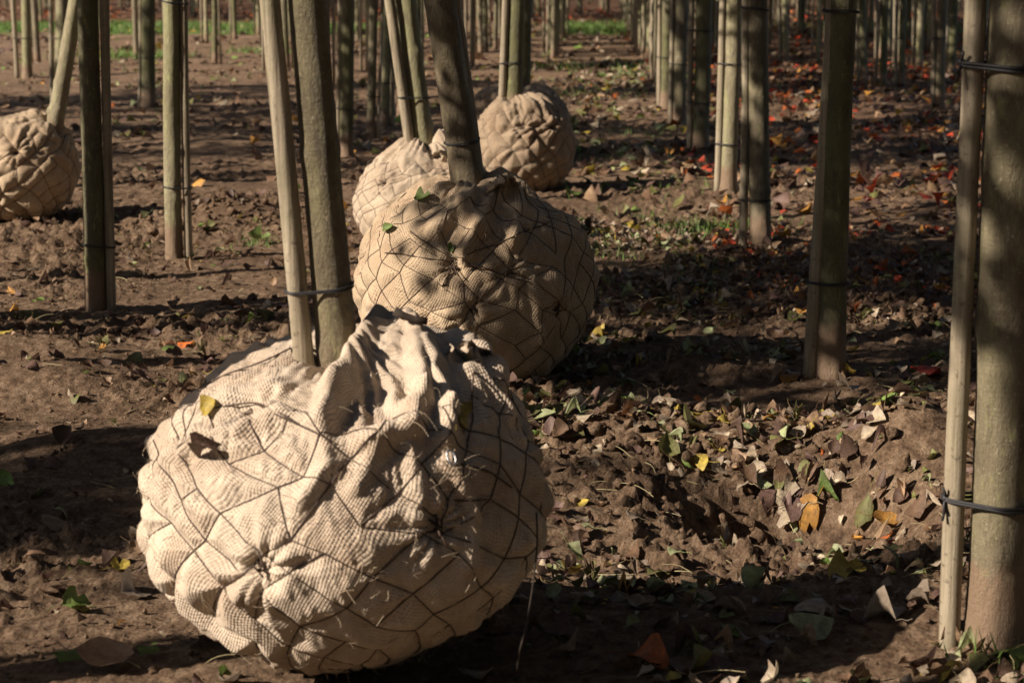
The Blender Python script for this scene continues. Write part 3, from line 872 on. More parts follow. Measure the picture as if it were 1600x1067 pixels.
# far trees: one prototype per bark, copied with its parts
def far_proto(mat, seed, rings=14, sides=10):
    b = np.zeros(3); t = np.array([0, 0, ZT])
    return (trunk_mesh(b, t, 0.036, 0.03, mat, seed, sides=sides, rings=rings, knots=0),
            stake_mesh(b, t, 0.016, seed, sides=6, rings=8),
            tie_mesh(np.zeros(3), 0.036, np.array([-0.07, -0.01, 0]), 0.016, 0.0, wr=0.0025, knot=False, turns=1))
protos = [far_proto(m, s) for m, s in ((M_bark, 31), (M_bark_green, 32), (M_bark_pale, 33), (M_bark_pale, 34))]
first = {}
def far_tree(x, y, label, group, crown=True, pale=None, lean=0.02, tall=True, dense=False):
    k = rnd.choice((0, 1, 2, 3)) if pale is None else (2 if pale else 1)
    tm, sm, xm = protos[k]
    root = empty('nursery_tree', (x, y, float(macro(x, y))), label, 'tree', group)
    s = rnd.uniform(0.85, 1.15)
    a = rnd.uniform(0, 6.28)
    o = link('trunk', tm, root); o.scale = (s, s, 1); o.rotation_euler = (rnd.uniform(-lean, lean), rnd.uniform(-lean, lean), a)
    d = rnd.choice((-1, -1, -1, 1))
    o = link('stake', sm, root, (d * 0.072, rnd.uniform(-.02, .02), 0)); o.rotation_euler = (rnd.uniform(-lean, lean), rnd.uniform(-lean, lean), a)
    o = link('tie', xm, root, (0, 0, rnd.uniform(0.5, 0.8)))
    if d > 0: o.rotation_euler = (0, 0, PI)
    if crown:
        c = link('crown', rnd.choice(crown_dense) if (dense or (x > 0.3 and 3 < y < 36) or rnd.random() < 0.25) else rnd.choice(crowns), root); c.rotation_euler = (0, 0, rnd.uniform(0, 6.28))
        c.scale = (1, 1, rnd.uniform(0.85, 1.1))
    return root

ORD = ('nearest', 'second', 'third', 'fourth', 'fifth', 'sixth', 'seventh', 'eighth', 'ninth', 'tenth', 'eleventh', 'twelfth', 'thirteenth', 'fourteenth', 'fifteenth', 'sixteenth', 'seventeenth', 'eighteenth', 'nineteenth', 'twentieth', 'twenty-first', 'twenty-second', 'twenty-third', 'twenty-fourth', 'twenty-fifth', 'twenty-sixth', 'twenty-seventh', 'twenty-eighth', 'twenty-ninth', 'thirtieth')
def row(x, y0, y1, step, p, label, group, crown=True, **kw):
    y = y0
    n = 0
    while y < y1:
        if rnd.random() < p:
            far_tree(x + rnd.uniform(-.07, .07), y + rnd.uniform(-.15, .15), ORD[min(n, 29)] + ' ' + label, group, crown, **kw); n += 1
        y += step
    return n

nt = 0
nt += row(0.64, 15.2, 43, 0.9, 0.95, 'thin trunk in the far row along the right side of the path', 'trees along the right side of the path')
nt += row(-0.6, 25.5, 36, 0.9, 1, 'thin trunk on the far left side of the path', 'trees along the far left side of the path')
nt += row(-1.47, 14.6, 42, 1.25, 0.9, 'trunk of the first row behind the balled trees', 'trees behind the balled trees')
nt += row(-2.45, 17, 42, 1.5, 0.8, 'trunk of the second row behind the balled trees', 'trees in the second row behind the balled trees')
nt += row(-3.5, 21, 42, 1.6, 0.75, 'trunk of the third row, beyond the bare ground', 'trees beyond the bare ground')
nt += row(-4.6, 24, 35.5, 2.0, 0.5, 'trunk of the thin fourth row just before the grass', 'thin rows before the grass')
nt += row(-5.8, 25, 35.2, 2.4, 0.8, 'trunk of the sparse fifth row before the grass', 'thin rows before the grass')
nt += row(-8.3, 27, 35.2, 2.2, 0.8, 'trunk of the outermost sparse row at far left', 'thin rows before the grass')
nt += row(-6.8, 24, 35.0, 2.8, 0.5, 'lone trunk at far left before the grass', 'lone trees before the grass at left')
nt += row(1.65, 27, 43, 1.4, 0.9, 'trunk behind the row on the right side of the path', 'trees behind the row right of the path')
for i, x in enumerate((2.62, 3.6, 4.6, 5.6, 6.7, 7.8)):
    nt += row(x, 19.0 if i == 0 else 19.5 + i, 43, 1.6, 0.8, 'trunk of the %s row among the red leaves at right' % ('first', 'second', 'third', 'fourth', 'fifth', 'sixth')[i], 'trees in the right-hand block with red leaves')
for ky, y in enumerate((43.6, 46.2, 48.8)):
    nl = 0
    x = -0.33 * y - 0.5
    while x < 0.25 * y + 0.5:
        if rnd.random() < 0.7:
            far_tree(x + rnd.uniform(-.25, .25), y + rnd.uniform(-.4, .4), '%s slim trunk from the left in the %s line beyond the grass strip' % (ORD[min(29, nl)], ORD[ky]), 'trees beyond the grass strip', True, dense=True); nt += 1; nl += 1
        x += 1.35

def build_far_block():
    acc = Acc(); q = np.random.default_rng(55)
    y = 52.0
    bc = np.array([(0.22, 0.18, 0.11), (0.13, 0.11, 0.06), (0.3, 0.26, 0.17), (0.16, 0.15, 0.07)])
    while y < 84:
        x = -0.36 * y
        while x < 0.28 * y:
            if q.random() < 0.8:
                lx = x + q.normal(0, .2); ly = y + q.normal(0, .3); z = float(macro(lx, ly)); c = bc[q.integers(4)]
                V, F4, F3 = tube(np.array([(lx, ly, z - .05), (lx + q.normal(0, .03), ly, z + 1.5), (lx, ly, z + 4.5)]), np.array([.045, .04, .01]), 6, False); acc.add(V, F4, None, c)
                V, F4, F3 = tube(np.array([(lx - .08, ly, z - .05), (lx - .08 + q.normal(0, .02), ly, z + 2.4)]), 0.018, 4, False); acc.add(V, F4, None, (0.32, 0.27, 0.19))
                n = 110
                h = q.random(n); zz = 1.9 + 3.0 * h; rad = 1.0 * np.sqrt(q.random(n)); an = q.random(n) * 2 * PI
                ctr = np.stack([lx + rad * np.cos(an), ly + rad * np.sin(an), z + zz], 1)
                Mx = rot_matrices(q.random(n) * 6.28, q.normal(0, 0.7, n), q.normal(0, 0.7, n))
                base = np.array([(-0.5, 0, 0), (0, -0.4, 0.05), (0.5, 0, 0), (0, 0.4, 0.05)]) * 0.36
                V = (np.einsum('kj,nij->nki', base, Mx) + ctr[:, None]).reshape(-1, 3)
                acc.add(V, np.arange(4 * n).reshape(-1, 4), None, (0.13, 0.1, 0.04))
            x += 1.35
        y += 3.4
    o = link('distant_nursery_trees', acc.mesh('distant_nursery_trees', [M_crown], True)); o['kind'] = 'stuff'
    o['label'] = 'dense dark mass of slender nursery trunks in the far background'; o['category'] = 'trees'
build_far_block()
print('far trees', nt)

# unseen trees added beside the camera to cast shade into the view
def on_line(x, sv):      # the spot at column x whose shadow falls along the sun line sv
    return (x, (sv + math.sin(SUN_AZ) * x) / math.cos(SUN_AZ))
SHADERS = [(*on_line(*a), c) for a, c in (
    ((-1.65, 1.9), 'd'), ((-1.95, 2.34), 'd'), ((-1.62, 2.88), None), ((-2.6, 2.95), None), ((-3.5, 4.35), 'n'), ((-4.5, 5.8), 'd'), ((-2.45, 4.35), 'd'),
    ((-8.0, 3.5), 'd'), ((-6.9, 3.95), 'n'), ((-2.47, 6.2), 'd'), ((-3.4, 6.13), None), ((-3.5, 6.0), 'd'), ((-2.45, 5.2), 'd'), ((-2.45, 6.85), 'd'),
    ((-3.5, 9.8), 'd'), ((-4.6, 10.8), 'd'), ((-5.7, 10.2), 'n'), ((-3.6, 11.8), 'd'),
    ((-5.7, 12.4), 'd'), ((-6.8, 11.5), 'n'), ((-7.9, 13.2), 'd'), ((-6.8, 14.6), 'd'), ((-9, 15.5), 'n'), ((-9, 17), 'd'), ((-7.9, 18), 'n'))]
for lx, ly in ((-1.52, 3.75),): SHADERS.append((lx, ly, None))
rnd.seed(42)
for (x, y, c) in SHADERS:
    o = far_tree(x, y, 'unseen staked tree added left of the balled trees to cast shade', 'added trees casting shade from the left', c is not None, dense=(c == 'd'))
    if c == 't':
        for ch in o.children:
            if ch.name.startswith('crown'): ch.data = crown_thin

# unseen trees added right, behind and far left to cut the sky light
def build_surroundings():
    acc = Acc(); q = np.random.default_rng(77)
    spots = []
    for ix in range(9):
        for iy in range(13):
            lx, ly = 1.65 + 1.15 * ix, -7 + 1.5 * iy
            if lx > 0.27 * ly + 1.1: spots.append((lx, ly))
    for ix in range(10):
        for iy in range(6): spots.append((-3.0 + 1.2 * ix, -2.2 - 1.6 * iy))
    for a in np.linspace(R(120), R(265), 44):
        for rr in (14.5, 16.5, 18.5): spots.append((-0.5 + rr * math.cos(a + 0.03 * rr), 4 + rr * math.sin(a + 0.03 * rr)))
    for lx, ly in spots:
        sv = -math.sin(SUN_AZ) * lx + math.cos(SUN_AZ) * ly
        if lx < 0.5 and math.hypot(lx + 0.5, ly - 4) < 10.5 and 1.8 < sv < 4: continue      # gap kept open to let the sun through
        lx += q.normal(0, .12); ly += q.normal(0, .12); z = float(macro(lx, ly))
        V, F4, F3 = tube(np.array([(lx, ly, z - .05), (lx + q.normal(0, .02), ly, z + 1.3), (lx, ly, z + 4.4)]), np.array([.042, .036, .008]), 7)
        acc.add(V, F4, F3, (0.2, 0.17, 0.1))
        V, F4, F3 = tube(np.array([(lx - .07, ly, z - .05), (lx - .07, ly, z + 2.4)]), 0.016, 6)
        acc.add(V, F4, F3, (0.3, 0.25, 0.17))
        n = 260
        h = q.random(n); zz = 1.9 + 3.1 * h; rad = (0.25 + 0.9 * np.sin(PI * np.clip(h * 0.9 + 0.12, 0, 1))) * np.sqrt(q.random(n)); an = q.random(n) * 2 * PI
        ctr = np.stack([lx + rad * np.cos(an), ly + rad * np.sin(an), z + zz], 1)
        Mx = rot_matrices(q.random(n) * 6.28, q.normal(0, 0.7, n), q.normal(0, 0.7, n))
        base = np.array([(-0.5, 0, 0), (0, -0.4, 0.05), (0.5, 0, 0), (0, 0.4, 0.05)]) * 0.25
        V = (np.einsum('kj,nij->nki', base, Mx) + ctr[:, None]).reshape(-1, 3)
        acc.add(V, np.arange(4 * n).reshape(-1, 4), None, np.repeat(np.array([(0.14, 0.11, 0.04), (0.1, 0.1, 0.03), (0.17, 0.09, 0.03)])[q.integers(3, size=n)], 4, 0))
    o = link('sky_blocking_trees', acc.mesh('sky_blocking_trees', [M_crown], False)); o['kind'] = 'stuff'
    o['label'] = 'unseen leafy staked trees added all round to block sky light'; o['category'] = 'trees'
build_surroundings()

# ---------------------------------------------------------------- burlapped root balls
def seg_window(TH, PH, th0, ph0, th1, ph1, marg_t, marg_p):
    nphi, nth = TH.shape
    ta, tb = min(th0, th1) - marg_t, max(th0, th1) + marg_t
    pa, pb = min(ph0, ph1) - marg_p, max(ph0, ph1) + marg_p
    i0 = max(0, int((pa + PI / 2) / PI * (nphi - 1))); i1 = min(nphi, int((pb + PI / 2) / PI * (nphi - 1)) + 2)
    j = np.arange(int(ta / (2 * PI) * nth), int(tb / (2 * PI) * nth) + 2)
    if len(j) > nth: j = np.arange(nth)
    return np.ix_(np.arange(i0, i1), j % nth)

def seg_dist(P, a, b):
    ab = b - a; t = np.clip(((P - a) @ ab) / (ab @ ab + 1e-12), 0, 1)
    return np.linalg.norm(P - (a + t[..., None] * ab), axis=-1), t

class RootBall:
    def __init__(s, root, cpx, cpy_bottom, D, H, mat, seed, res=(520, 350), nth=22, sag=0.0, tilt=(0, 0), knots=(), folds=(), bumps=(), shear=0.8,
                 depth=None, zbase=0.0, trunk_xy=(0, 0), bulge=0.011, rowgap=0.046, folds_px=(), gamp=0.022, pk=0.008, jit=1.5, upper=0.72, lower=0.95, shape=None, collar=0.05, topnet=2.25):
        s.seed = seed; q = np.random.default_rng(seed); s.q = q; s.root = root
        s.center = np.array([*depth, zbase + H * 0.52]); s.Rr = D / 2; s.H = H; s.tilt = tilt
        Rr = s.Rr; Hb = H * 0.52; Ht = H * 0.48
        s.nphi, s.nth = res[1], res[0]
        PH, TH = np.meshgrid(np.linspace(-PI / 2, PI / 2, s.nphi), np.arange(s.nth) * 2 * PI / s.nth, indexing='ij')
        s.PH, s.TH = PH, TH
        def base(ph, th):
            c = np.clip(np.cos(ph), 0, 1)
            r = Rr * np.where(ph > 0, c ** upper, c ** lower)
            z = np.where(ph > 0, Ht, Hb) * np.sin(ph)
            ux, uy = np.cos(th), np.sin(th)
            n = 1 + 0.05 * perlin(ux * np.cos(ph) * 1.3 + seed, uy * np.cos(ph) * 1.3, np.sin(ph) * 1.3) + 0.028 * perlin(ux * np.cos(ph) * 3.1 + seed, uy * np.cos(ph) * 3.1, np.sin(ph) * 3.1)
            if shape is not None: n = n * shape(th, ph)
            P = np.stack([r * n * ux, r * n * uy, z * n], -1)
            P[..., 0] += tilt[0] * P[..., 2]; P[..., 1] += tilt[1] * P[..., 2]
            return P
        s.base = base
        P = base(PH, TH)
        # outward normals of the base shape
        dt = np.roll(P, -1, 1) - np.roll(P, 1, 1); dp = np.gradient(P, axis=0)
        N = np.cross(dt, dp); N /= np.linalg.norm(N, axis=-1)[..., None] + 1e-12
        N[0] = (0, 0, -1); N[-1] = (0, 0, 1)
        s.N = N
        disp = np.zeros(PH.shape)
        # --- knots: where the net is twisted tight
        K = [base(np.array(k[1]), np.array(k[0])) for k in knots]
        # --- net
        rows = int(Rr * PI * 0.82 / rowgap); nodes = {}
        for i in range(rows):
            f = i / (rows - 1); ph = -1.35 + f * topnet
            for j in range(nth):
                th = (j + 0.5 * (i % 2)) * 2 * PI / nth + shear * ph * 0.35 + q.normal(0, 0.03 * jit)
                p_ = ph + q.normal(0, 0.028 * jit)
                for kk, k in enumerate(knots):
                    dth = (th - k[0] + PI) % (2 * PI) - PI; dph = p_ - k[1]
                    rr = math.hypot(dth * math.cos(k[1]), dph); pull = 0.55 * math.exp(-(rr / 0.26) ** 2)
                    th -= dth * pull; p_ -= dph * pull
                nodes[i, j] = (th, p_)
        segs = []
        for i in range(rows - 1):
            for j in range(nth):
                jj = [(j, j - 1), (j, j + 1)][i % 2]
                for j2 in jj:
                    if q.random() < 0.06: continue
                    a = nodes[i, j]; b = list(nodes[i + 1, j2 % nth])
                    while b[0] - a[0] > PI: b[0] -= 2 * PI
                    while b[0] - a[0] < -PI: b[0] += 2 * PI
                    segs.append((a, tuple(b)))
        s.segs = segs
        dist = np.full(PH.shape, 0.06)
        for (a, b) in segs:
            m = 0.05 / Rr
            cosm = max(0.25, min(math.cos(a[1]), math.cos(b[1])))
            w = seg_window(TH, PH, a[0], a[1], b[0], b[1], m / cosm * 1.2, m * 1.6)
            A_ = base(np.array(a[1]), np.array(a[0])); B_ = base(np.array(b[1]), np.array(b[0]))
            d, _ = seg_dist(P[w], A_, B_)
            dist[w] = np.minimum(dist[w], d)
        s.dist = dist
        lump = 0.65 + 0.9 * np.clip(0.5 + perlin(P[..., 0] * 9 + seed, P[..., 1] * 9, P[..., 2] * 9), 0, 1.3)
        lump = lump * np.clip(0.7 + 1.3 * perlin(P[..., 0] * 4 + 5 + seed, P[..., 1] * 4, P[..., 2] * 4), 0.3, 1.7)
        disp += bulge * lump * (1 - np.exp(-(dist / 0.022) ** 1.4)) - bulge * 0.3 * np.exp(-dist / 0.003)
        # --- wrinkles running roughly down the ball, stronger where the cloth is slack
        slack = np.clip(0.3 + 1.3 * perlin(P[..., 0] * 5 + 9 + seed, P[..., 1] * 5, P[..., 2] * 5), 0, 1) + 0.6 * sstep(0.1, 0.6, PH)
        wv = perlin(P[..., 0] * 26 + P[..., 2] * 9 + seed, P[..., 1] * 26, P[..., 2] * 8)
        disp += 0.010 * slack * (0.35 - np.abs(wv)) * np.clip(dist / 0.012, 0, 1)
        wv = perlin(P[..., 0] * 60 + seed, P[..., 1] * 60, P[..., 2] * 28 + P[..., 0] * 20)
        disp += 0.0045 * (0.3 + slack) * (0.3 - np.abs(wv))
        # --- radial puckers round the knots
        for k, kp in zip(knots, K):
            d = np.linalg.norm(P - kp, axis=-1); w = d < 0.16
            n0 = kp / np.linalg.norm(kp); e1 = np.cross(n0, (0, 0, 1.0)); e1 /= np.linalg.norm(e1); e2 = np.cross(n0, e1)
            v = P[w] - kp; an = np.arctan2(v @ e2, v @ e1); dd = d[w]
            disp[w] += (pk * (np.abs(np.cos(an * 4.5 + 1.2 * np.sin(an * 2 + k[0]))) - 0.45) * np.exp(-((dd - 0.03) / 0.045) ** 2)
                        - 0.016 * np.exp(-(dd / 0.014) ** 2) + 0.008 * np.exp(-((dd - 0.035) / 0.02) ** 2))
        # --- folds given by hand: [(th,ph)...], width, height
        folds = list(folds)
        if folds_px:
            W_ = (P + s.center).reshape(-1, 3); x_, y_, z_ = project(W_)
            for pp, wd, hh in folds_px:
                o_ = []
                for (px, py) in pp:
                    d_ = (x_ - px) ** 2 + (y_ - py) ** 2; k_ = np.where(d_ < 16)[0]
                    if len(k_) == 0: k_ = np.argsort(d_)[:20]
                    i_ = k_[np.argmin(z_[k_])]; o_.append((TH.ravel()[i_], PH.ravel()[i_]))
                folds.append((o_, wd, hh))
        for pts, wd, hh in folds:
            for k in range(len(pts) - 1):
                a, b = pts[k], list(pts[k + 1])
                while b[0] - a[0] > PI: b[0] -= 2 * PI
                while b[0] - a[0] < -PI: b[0] += 2 * PI
                w = seg_window(TH, PH, a[0], a[1], b[0], b[1], 0.9, 0.45)
                A_ = base(np.array(a[1]), np.array(a[0])); B_ = base(np.array(b[1]), np.array(b[0]))
                d, _ = seg_dist(P[w], A_, B_)
                d = d + 0.006 * perlin(P[w][..., 0] * 30, P[w][..., 1] * 30, P[w][..., 2] * 30)
                disp[w] = np.maximum(disp[w], disp[w] * 0.4 + hh * np.exp(-(d / wd) ** 2)) if hh > 0 else disp[w] + hh * np.exp(-(d / wd) ** 2)
        # --- gathers running up to the trunk
        tx, ty = trunk_xy
        rx = P[..., 0] - tx; ry = P[..., 1] - ty; rho = np.hypot(rx, ry); ta = np.arctan2(ry, rx)
        top = sstep(0.25, 0.9, PH)
        ng = 7
        gath = np.abs(np.sin(ta * ng / 2 + 1.3 * perlin(rx * 6 + seed, ry * 6, 0.5) * 2 + seed))
        disp += top * 0.0045 * np.sin(ta * 31 + 5 * perlin(P[..., 0] * 14, P[..., 1] * 14, seed)) * np.clip(0.5 + perlin(P[..., 0] * 12, P[..., 1] * 12, 3.0 + seed), 0, 1)
        disp += top * gamp * (gath - 0.5) * np.exp(-((rho - 0.1) / 0.12) ** 2)
        Q = P + N * disp[..., None]
        # lifted cloth: collar round the trunk and hand-placed peaks
        cl = collar * np.exp(-((rho - 0.075) / 0.045) ** 2) * (0.55 + 0.75 * perlin(np.cos(ta) * 1.6 + seed, np.sin(ta) * 1.6, 2.0)) * (PH > 0.2)
        Q[..., 2] += cl - 0.02 * (PH > 0.2) * np.exp(-(rho / 0.05) ** 2)
        for bx, by, bh, br1, br2, ba in bumps:
            dx = P[..., 0] - bx; dy = P[..., 1] - by
            u = dx * math.cos(ba) + dy * math.sin(ba); v = -dx * math.sin(ba) + dy * math.cos(ba)
            rr = np.sqrt((u / br1) ** 2 + (v / br2) ** 2)
            Q[..., 2] += (PH > 0.0) * bh * np.exp(-rr ** 1.6) * (1 + 0.25 * perlin(P[..., 0] * 25, P[..., 1] * 25, seed))
        s.Q = Q
        # rest on the ground
        V = Q + s.center
        s.W = V
        arc = np.concatenate([[0], np.cumsum(np.linalg.norm(np.diff(P[:, 0], axis=0), axis=1))])
        # cloth coordinates in metres: round the girth and along the arc
        rowr = np.hypot(P[..., 0], P[..., 1]).mean(1)
        uu = TH * Rr * 0.86
        vv = np.repeat(arc[:, None], s.nth, 1)
        # duplicate seam column
        V2 = np.concatenate([Q, Q[:, :1]], 1); U2 = np.concatenate([uu, np.full((s.nphi, 1), 2 * PI * Rr * 0.86)], 1); VV = np.concatenate([vv, vv[:, :1]], 1)
        # over the top the cloth is a flat sheet: flat map blended by latitude would shear, so keep arc map
        n, m = s.nphi, s.nth + 1
        i = np.arange(n - 1)[:, None] * m; j = np.arange(m - 1)[None, :]
        F = np.stack([i + j, i + j + 1, i + m + j + 1, i + m + j], -1).reshape(-1, 4)
        me = mesh_from('root_ball', V2.reshape(-1, 3), F, None, [mat], True, uv=np.stack([U2, VV], -1).reshape(-1, 2))
        s.obj = link('root_ball', me, root, s.center - np.array(root.location))
        # --- wire net
        acc = Acc()
        for (a, b) in segs:
            t = np.linspace(0, 1, 7)
            th = a[0] + (b[0] - a[0]) * t; ph = a[1] + (b[1] - a[1]) * t
            Pn = s.sample(th, ph, 0.0009)
            vv_, f4, _ = tube(Pn, 0.0008 + 0.0004 * q.random(), 5, False); acc.add(vv_, f4)
        for k in knots:      # twisted ends at the knots
            c = s.sample(np.array([k[0]]), np.array([k[1]]), 0.006)[0]
            for _ in range(7):
                e = q.normal(0, 0.012, 3); e2 = q.normal(0, 0.012, 3)
                vv_, f4, f3 = tube(np.array([c + e, c + q.normal(0, 0.003, 3), c + e2 * 0.7]), 0.0016, 5); acc.add(vv_, f4, f3)
        o = link('wire_net', acc.mesh('wire_net', [M_wire]), s.obj)
        BALLS.append((s.center[0], s.center[1], Rr))

    def sample(s, th, ph, off=0.0):
        fi = (ph + PI / 2) / PI * (s.nphi - 1); fj = (th % (2 * PI)) / (2 * PI) * s.nth
        i = np.clip(np.floor(fi).astype(int), 0, s.nphi - 2); j = np.floor(fj).astype(int) % s.nth; j2 = (j + 1) % s.nth
        u = (fi - i)[:, None]; v = (fj - np.floor(fj))[:, None]
        def L(A): return (A[i, j] * (1 - v) + A[i, j2] * v) * (1 - u) + (A[i + 1, j] * (1 - v) + A[i + 1, j2] * v) * u
        return L(s.Q) + L(s.N) * off

    def hit(s, px, py):
        """point of the ball seen at a pixel (root-local world point) and its normal"""
        x, y, z = project(s.W.reshape(-1, 3))
        d = (x - px) ** 2 + (y - py) ** 2
        k = np.where(d < 9)[0]
        if len(k) == 0: k = np.argsort(d)[:30]
        i = k[np.argmin(z[k])]
        return s.W.reshape(-1, 3)[i], s.N.reshape(-1, 3)[i], (s.TH.ravel()[i], s.PH.ravel()[i])

    def fibres(s, n, L=0.03, seed=1, wr=0.00035, region=None):
        q = np.random.default_rng(seed); acc = Acc()
        for _ in range(n):
            if region is not None:
                th = region[0] + q.normal(0, region[2]); ph = region[1] + q.normal(0, region[3])
            else:
                th = q.random() * 2 * PI; ph = math.asin(q.random() * 1.9 - 0.9) * 0.95
            ph = min(1.4, max(-1.4, ph))
            p = s.sample(np.array([th]), np.array([ph]), 0.0)[0]
            nn = s.N[int((ph + PI / 2) / PI * (s.nphi - 1)), int((th % (2 * PI)) / (2 * PI) * s.nth) % s.nth]
            tdir = q.normal(0, 1, 3); tdir -= nn * (tdir @ nn); tdir /= np.linalg.norm(tdir)
            l = L * (0.3 + q.random()); t = np.linspace(0, 1, 6)[:, None]
            c = q.normal(0, 0.35, 3) * l
            Pn = p + tdir * l * t + nn * (l * 0.55 * q.random() * np.sin(t * PI * q.uniform(0.5, 1.0)) + 0.0006) + c * t * t
            v, f4, _ = tube(Pn, wr * (0.7 + q.random()), 3, False); acc.add(v, f4)
        o = link('loose_fibres', acc.mesh('loose_fibres', [M_fibre]), s.obj); o['kind'] = 'stuff'
        return o

def balled_tree(label, ballkw, trunk, stake, ties, mat, seed, ztr, crown=None, big=True, group='balled trees with burlapped root balls', tapr=0.8, node=0.0):
    """trunk=(px where it enters the sack, py, px at the frame top, width px at entry, depth offset from ball centre)"""
    cx, cy = ballkw['depth']
    zg = ballkw.get('zbase', 0.0)
    root = empty('balled_tree', (cx, cy, zg), label, 'tree', group)
    Y = cy + trunk[4]
    b = at_depth(trunk[0], trunk[1], Y); t = at_depth(trunk[2], 0, Y)
    d = (t - b) / (t - b)[2]
    S = FPX / ((b - CAM) @ fwd); r0 = trunk[3] / S / 2
    low = b - d * 0.12; top = b + d * (ZT - b[2])
    o = link('trunk', trunk_mesh(low, top, r0, r0 * tapr, mat, seed, sides=34 if big else 16, rings=190 if big else 60, flare=0.5, fl=0.09, knots=7 if big else 0, sink=0.0), root, low - np.array(root.location))
    if stake:
        Ys = cy + stake[4]
        sb = at_depth(stake[0], stake[1], Ys); s2 = at_depth(stake[2], 0, Ys); ds = (s2 - sb) / (s2 - sb)[2]
        rs = stake[3] / (FPX / ((sb - CAM) @ fwd)) / 2
        sl = sb - ds * 0.06; stp = sb + ds * (ZT - sb[2])
        link('stake', stake_mesh(sl, stp, rs, seed + 5, sides=18 if big else 8, rings=150 if big else 30, sink=0, node=node), root, sl - np.array(root.location))
        for i, ty in enumerate(ties):
            pz = at_depth(trunk[0], ty, Y)[2]
            ct = b + d * (pz - b[2]); cs = sb + ds * (pz - sb[2]); rl = np.array(root.location)
            f = (pz - low[2]) / (top[2] - low[2])
            link('tie', tie_mesh(ct - rl, r0 * (1 + (tapr - 1) * f) * 1.08, cs - rl, rs, pz - rl[2], tilt=rnd.uniform(-.1, .1), turns=2, wr=0.0016, knot=False, seed=seed + i), root)
    cr = add_crown(root, np.array(root.location), np.array(root.location) + d, crown)
    cr.location = tuple(np.array(cr.location) + (b - np.array(root.location)) * np.array([1, 1, 0]))
    kw = dict(ballkw); 
    ball = RootBall(root, 0, 0, kw.pop('D'), kw.pop('H'), kw.pop('mat'), seed, trunk_xy=(b[0] - cx, b[1] - cy), **kw)
    return root, ball

def centre(px, S):
    """ground position of a ball centred at pixel column px with picture scale S px per metre"""
    dep = FPX / S
    # depth along the view axis -> world Y at a height of 0.25 m
    for py in (600,): pass
    lo, hi = 0.5, 60.0
    for _ in range(50):
        m = (lo + hi) / 2
        d = ray(px, 533.5); p = CAM + d * (m / d[1]); p[2] = 0.25
        if (p - CAM) @ fwd < dep: lo = m
        else: hi = m
    return p[0], p[1]

# ball 1 : th = angle round the ball, -pi/2 faces the camera
F = -PI / 2
c1 = centre(540, 1036)
root1, ball1 = balled_tree(
    'nearest tree, its big sunlit cream burlap root ball netted with dark wire',
    dict(D=0.60, H=0.485, mat=M_burlap1, bulge=0.0135, depth=c1, zbase=-0.006, res=(560, 380), nth=19, shear=-0.5, rowgap=0.05, lower=1.6, tilt=(0.03, 0.05),
         knots=((F - 0.27, -0.02), (F + 0.55, 0.20)),
         gamp=0.007,
         folds_px=(([(606, 505), (565, 560), (522, 615), (502, 668)], 0.022, 0.036),
                   ([(615, 505), (645, 560), (662, 620), (640, 672), (575, 692)], 0.017, 0.03),
                   ([(640, 515), (700, 560), (770, 605)], 0.022, 0.03),
                   ([(668, 575), (700, 640), (690, 690)], 0.016, 0.026),
                   ([(730, 600), (790, 660)], 0.016, 0.02),
                   ([(235, 690), (330, 645), (435, 612)], 0.022, 0.02),
                   ([(255, 730), (345, 690), (440, 655), (500, 668)], 0.018, 0.022),
                   ([(330, 590), (400, 560), (452, 515)], 0.02, 0.016),
                   ([(500, 668), (510, 730), (470, 785)], 0.014, 0.016),
                   ([(590, 690), (560, 760)], 0.014, 0.014), ([(640, 700), (655, 780)], 0.014, 0.014), ([(700, 720), (735, 800), (735, 880)], 0.014, 0.014),
                   ([(582, 612), (590, 650)], 0.018, -0.014), ([(300, 715), (350, 690)], 0.008, -0.016), ([(690, 600), (720, 640)], 0.01, -0.014)),
         bumps=((0.07, 0.0, 0.035, 0.06, 0.07, 0.5), (0.17, 0.05, 0.03, 0.07, 0.05, 0.2), (-0.02, -0.04, -0.02, 0.06, 0.05, 0.0), (0.2, -0.06, 0.015, 0.05, 0.05, 0.0)),
         collar=0.02),
    (530, 575, 478, 61, 0.0), (479, 612, 418, 32, -0.02), (447,), M_bark_brown, 101, 0.45, crown_thin, node=0.09)
ball1.fibres(1500, 0.018, 5, 0.00028)
ball1.fibres(140, 0.016, 6, 0.0003, (F + 0.75, 0.45, 0.2, 0.2))

c2 = centre(741, 600)
root2, ball2 = balled_tree(
    'leaning thick tree in a brown shaded burlap ball, second behind the nearest',
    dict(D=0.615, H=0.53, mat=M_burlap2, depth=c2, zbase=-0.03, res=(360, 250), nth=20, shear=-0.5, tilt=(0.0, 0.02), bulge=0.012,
         knots=((F - 0.12, 0.35), (F + 0.35, 0.3), (F + 0.05, -0.05), (F + 0.8, -0.1)),
         folds=(([(F + 0.6, 1.25), (F + 0.1, 0.75), (F - 0.05, 0.42)], 0.02, 0.04), ([(F + 0.9, 1.2), (F + 0.4, 0.6)], 0.018, 0.035),
                ([(F + 0.1, 1.2), (F - 0.3, 0.7)], 0.022, 0.028), ([(F - 0.1, 0.4), (F - 0.08, -0.4)], 0.014, -0.03), ([(F + 0.28, 0.3), (F + 0.4, -0.3)], 0.014, -0.02),
                ([(F + 0.55, 0.2), (F + 0.62, -0.35)], 0.014, 0.02)),
         bumps=((0.07, -0.01, 0.03, 0.05, 0.06, 0.3),), collar=0.012, topnet=2.5),
    (732, 290, 686, 50, -0.02), (745, 285, 706, 26, 0.07), (222,), M_bark_brown, 102, 0.5, crown_thin, tapr=0.85)
ball2.fibres(350, 0.022, 7)

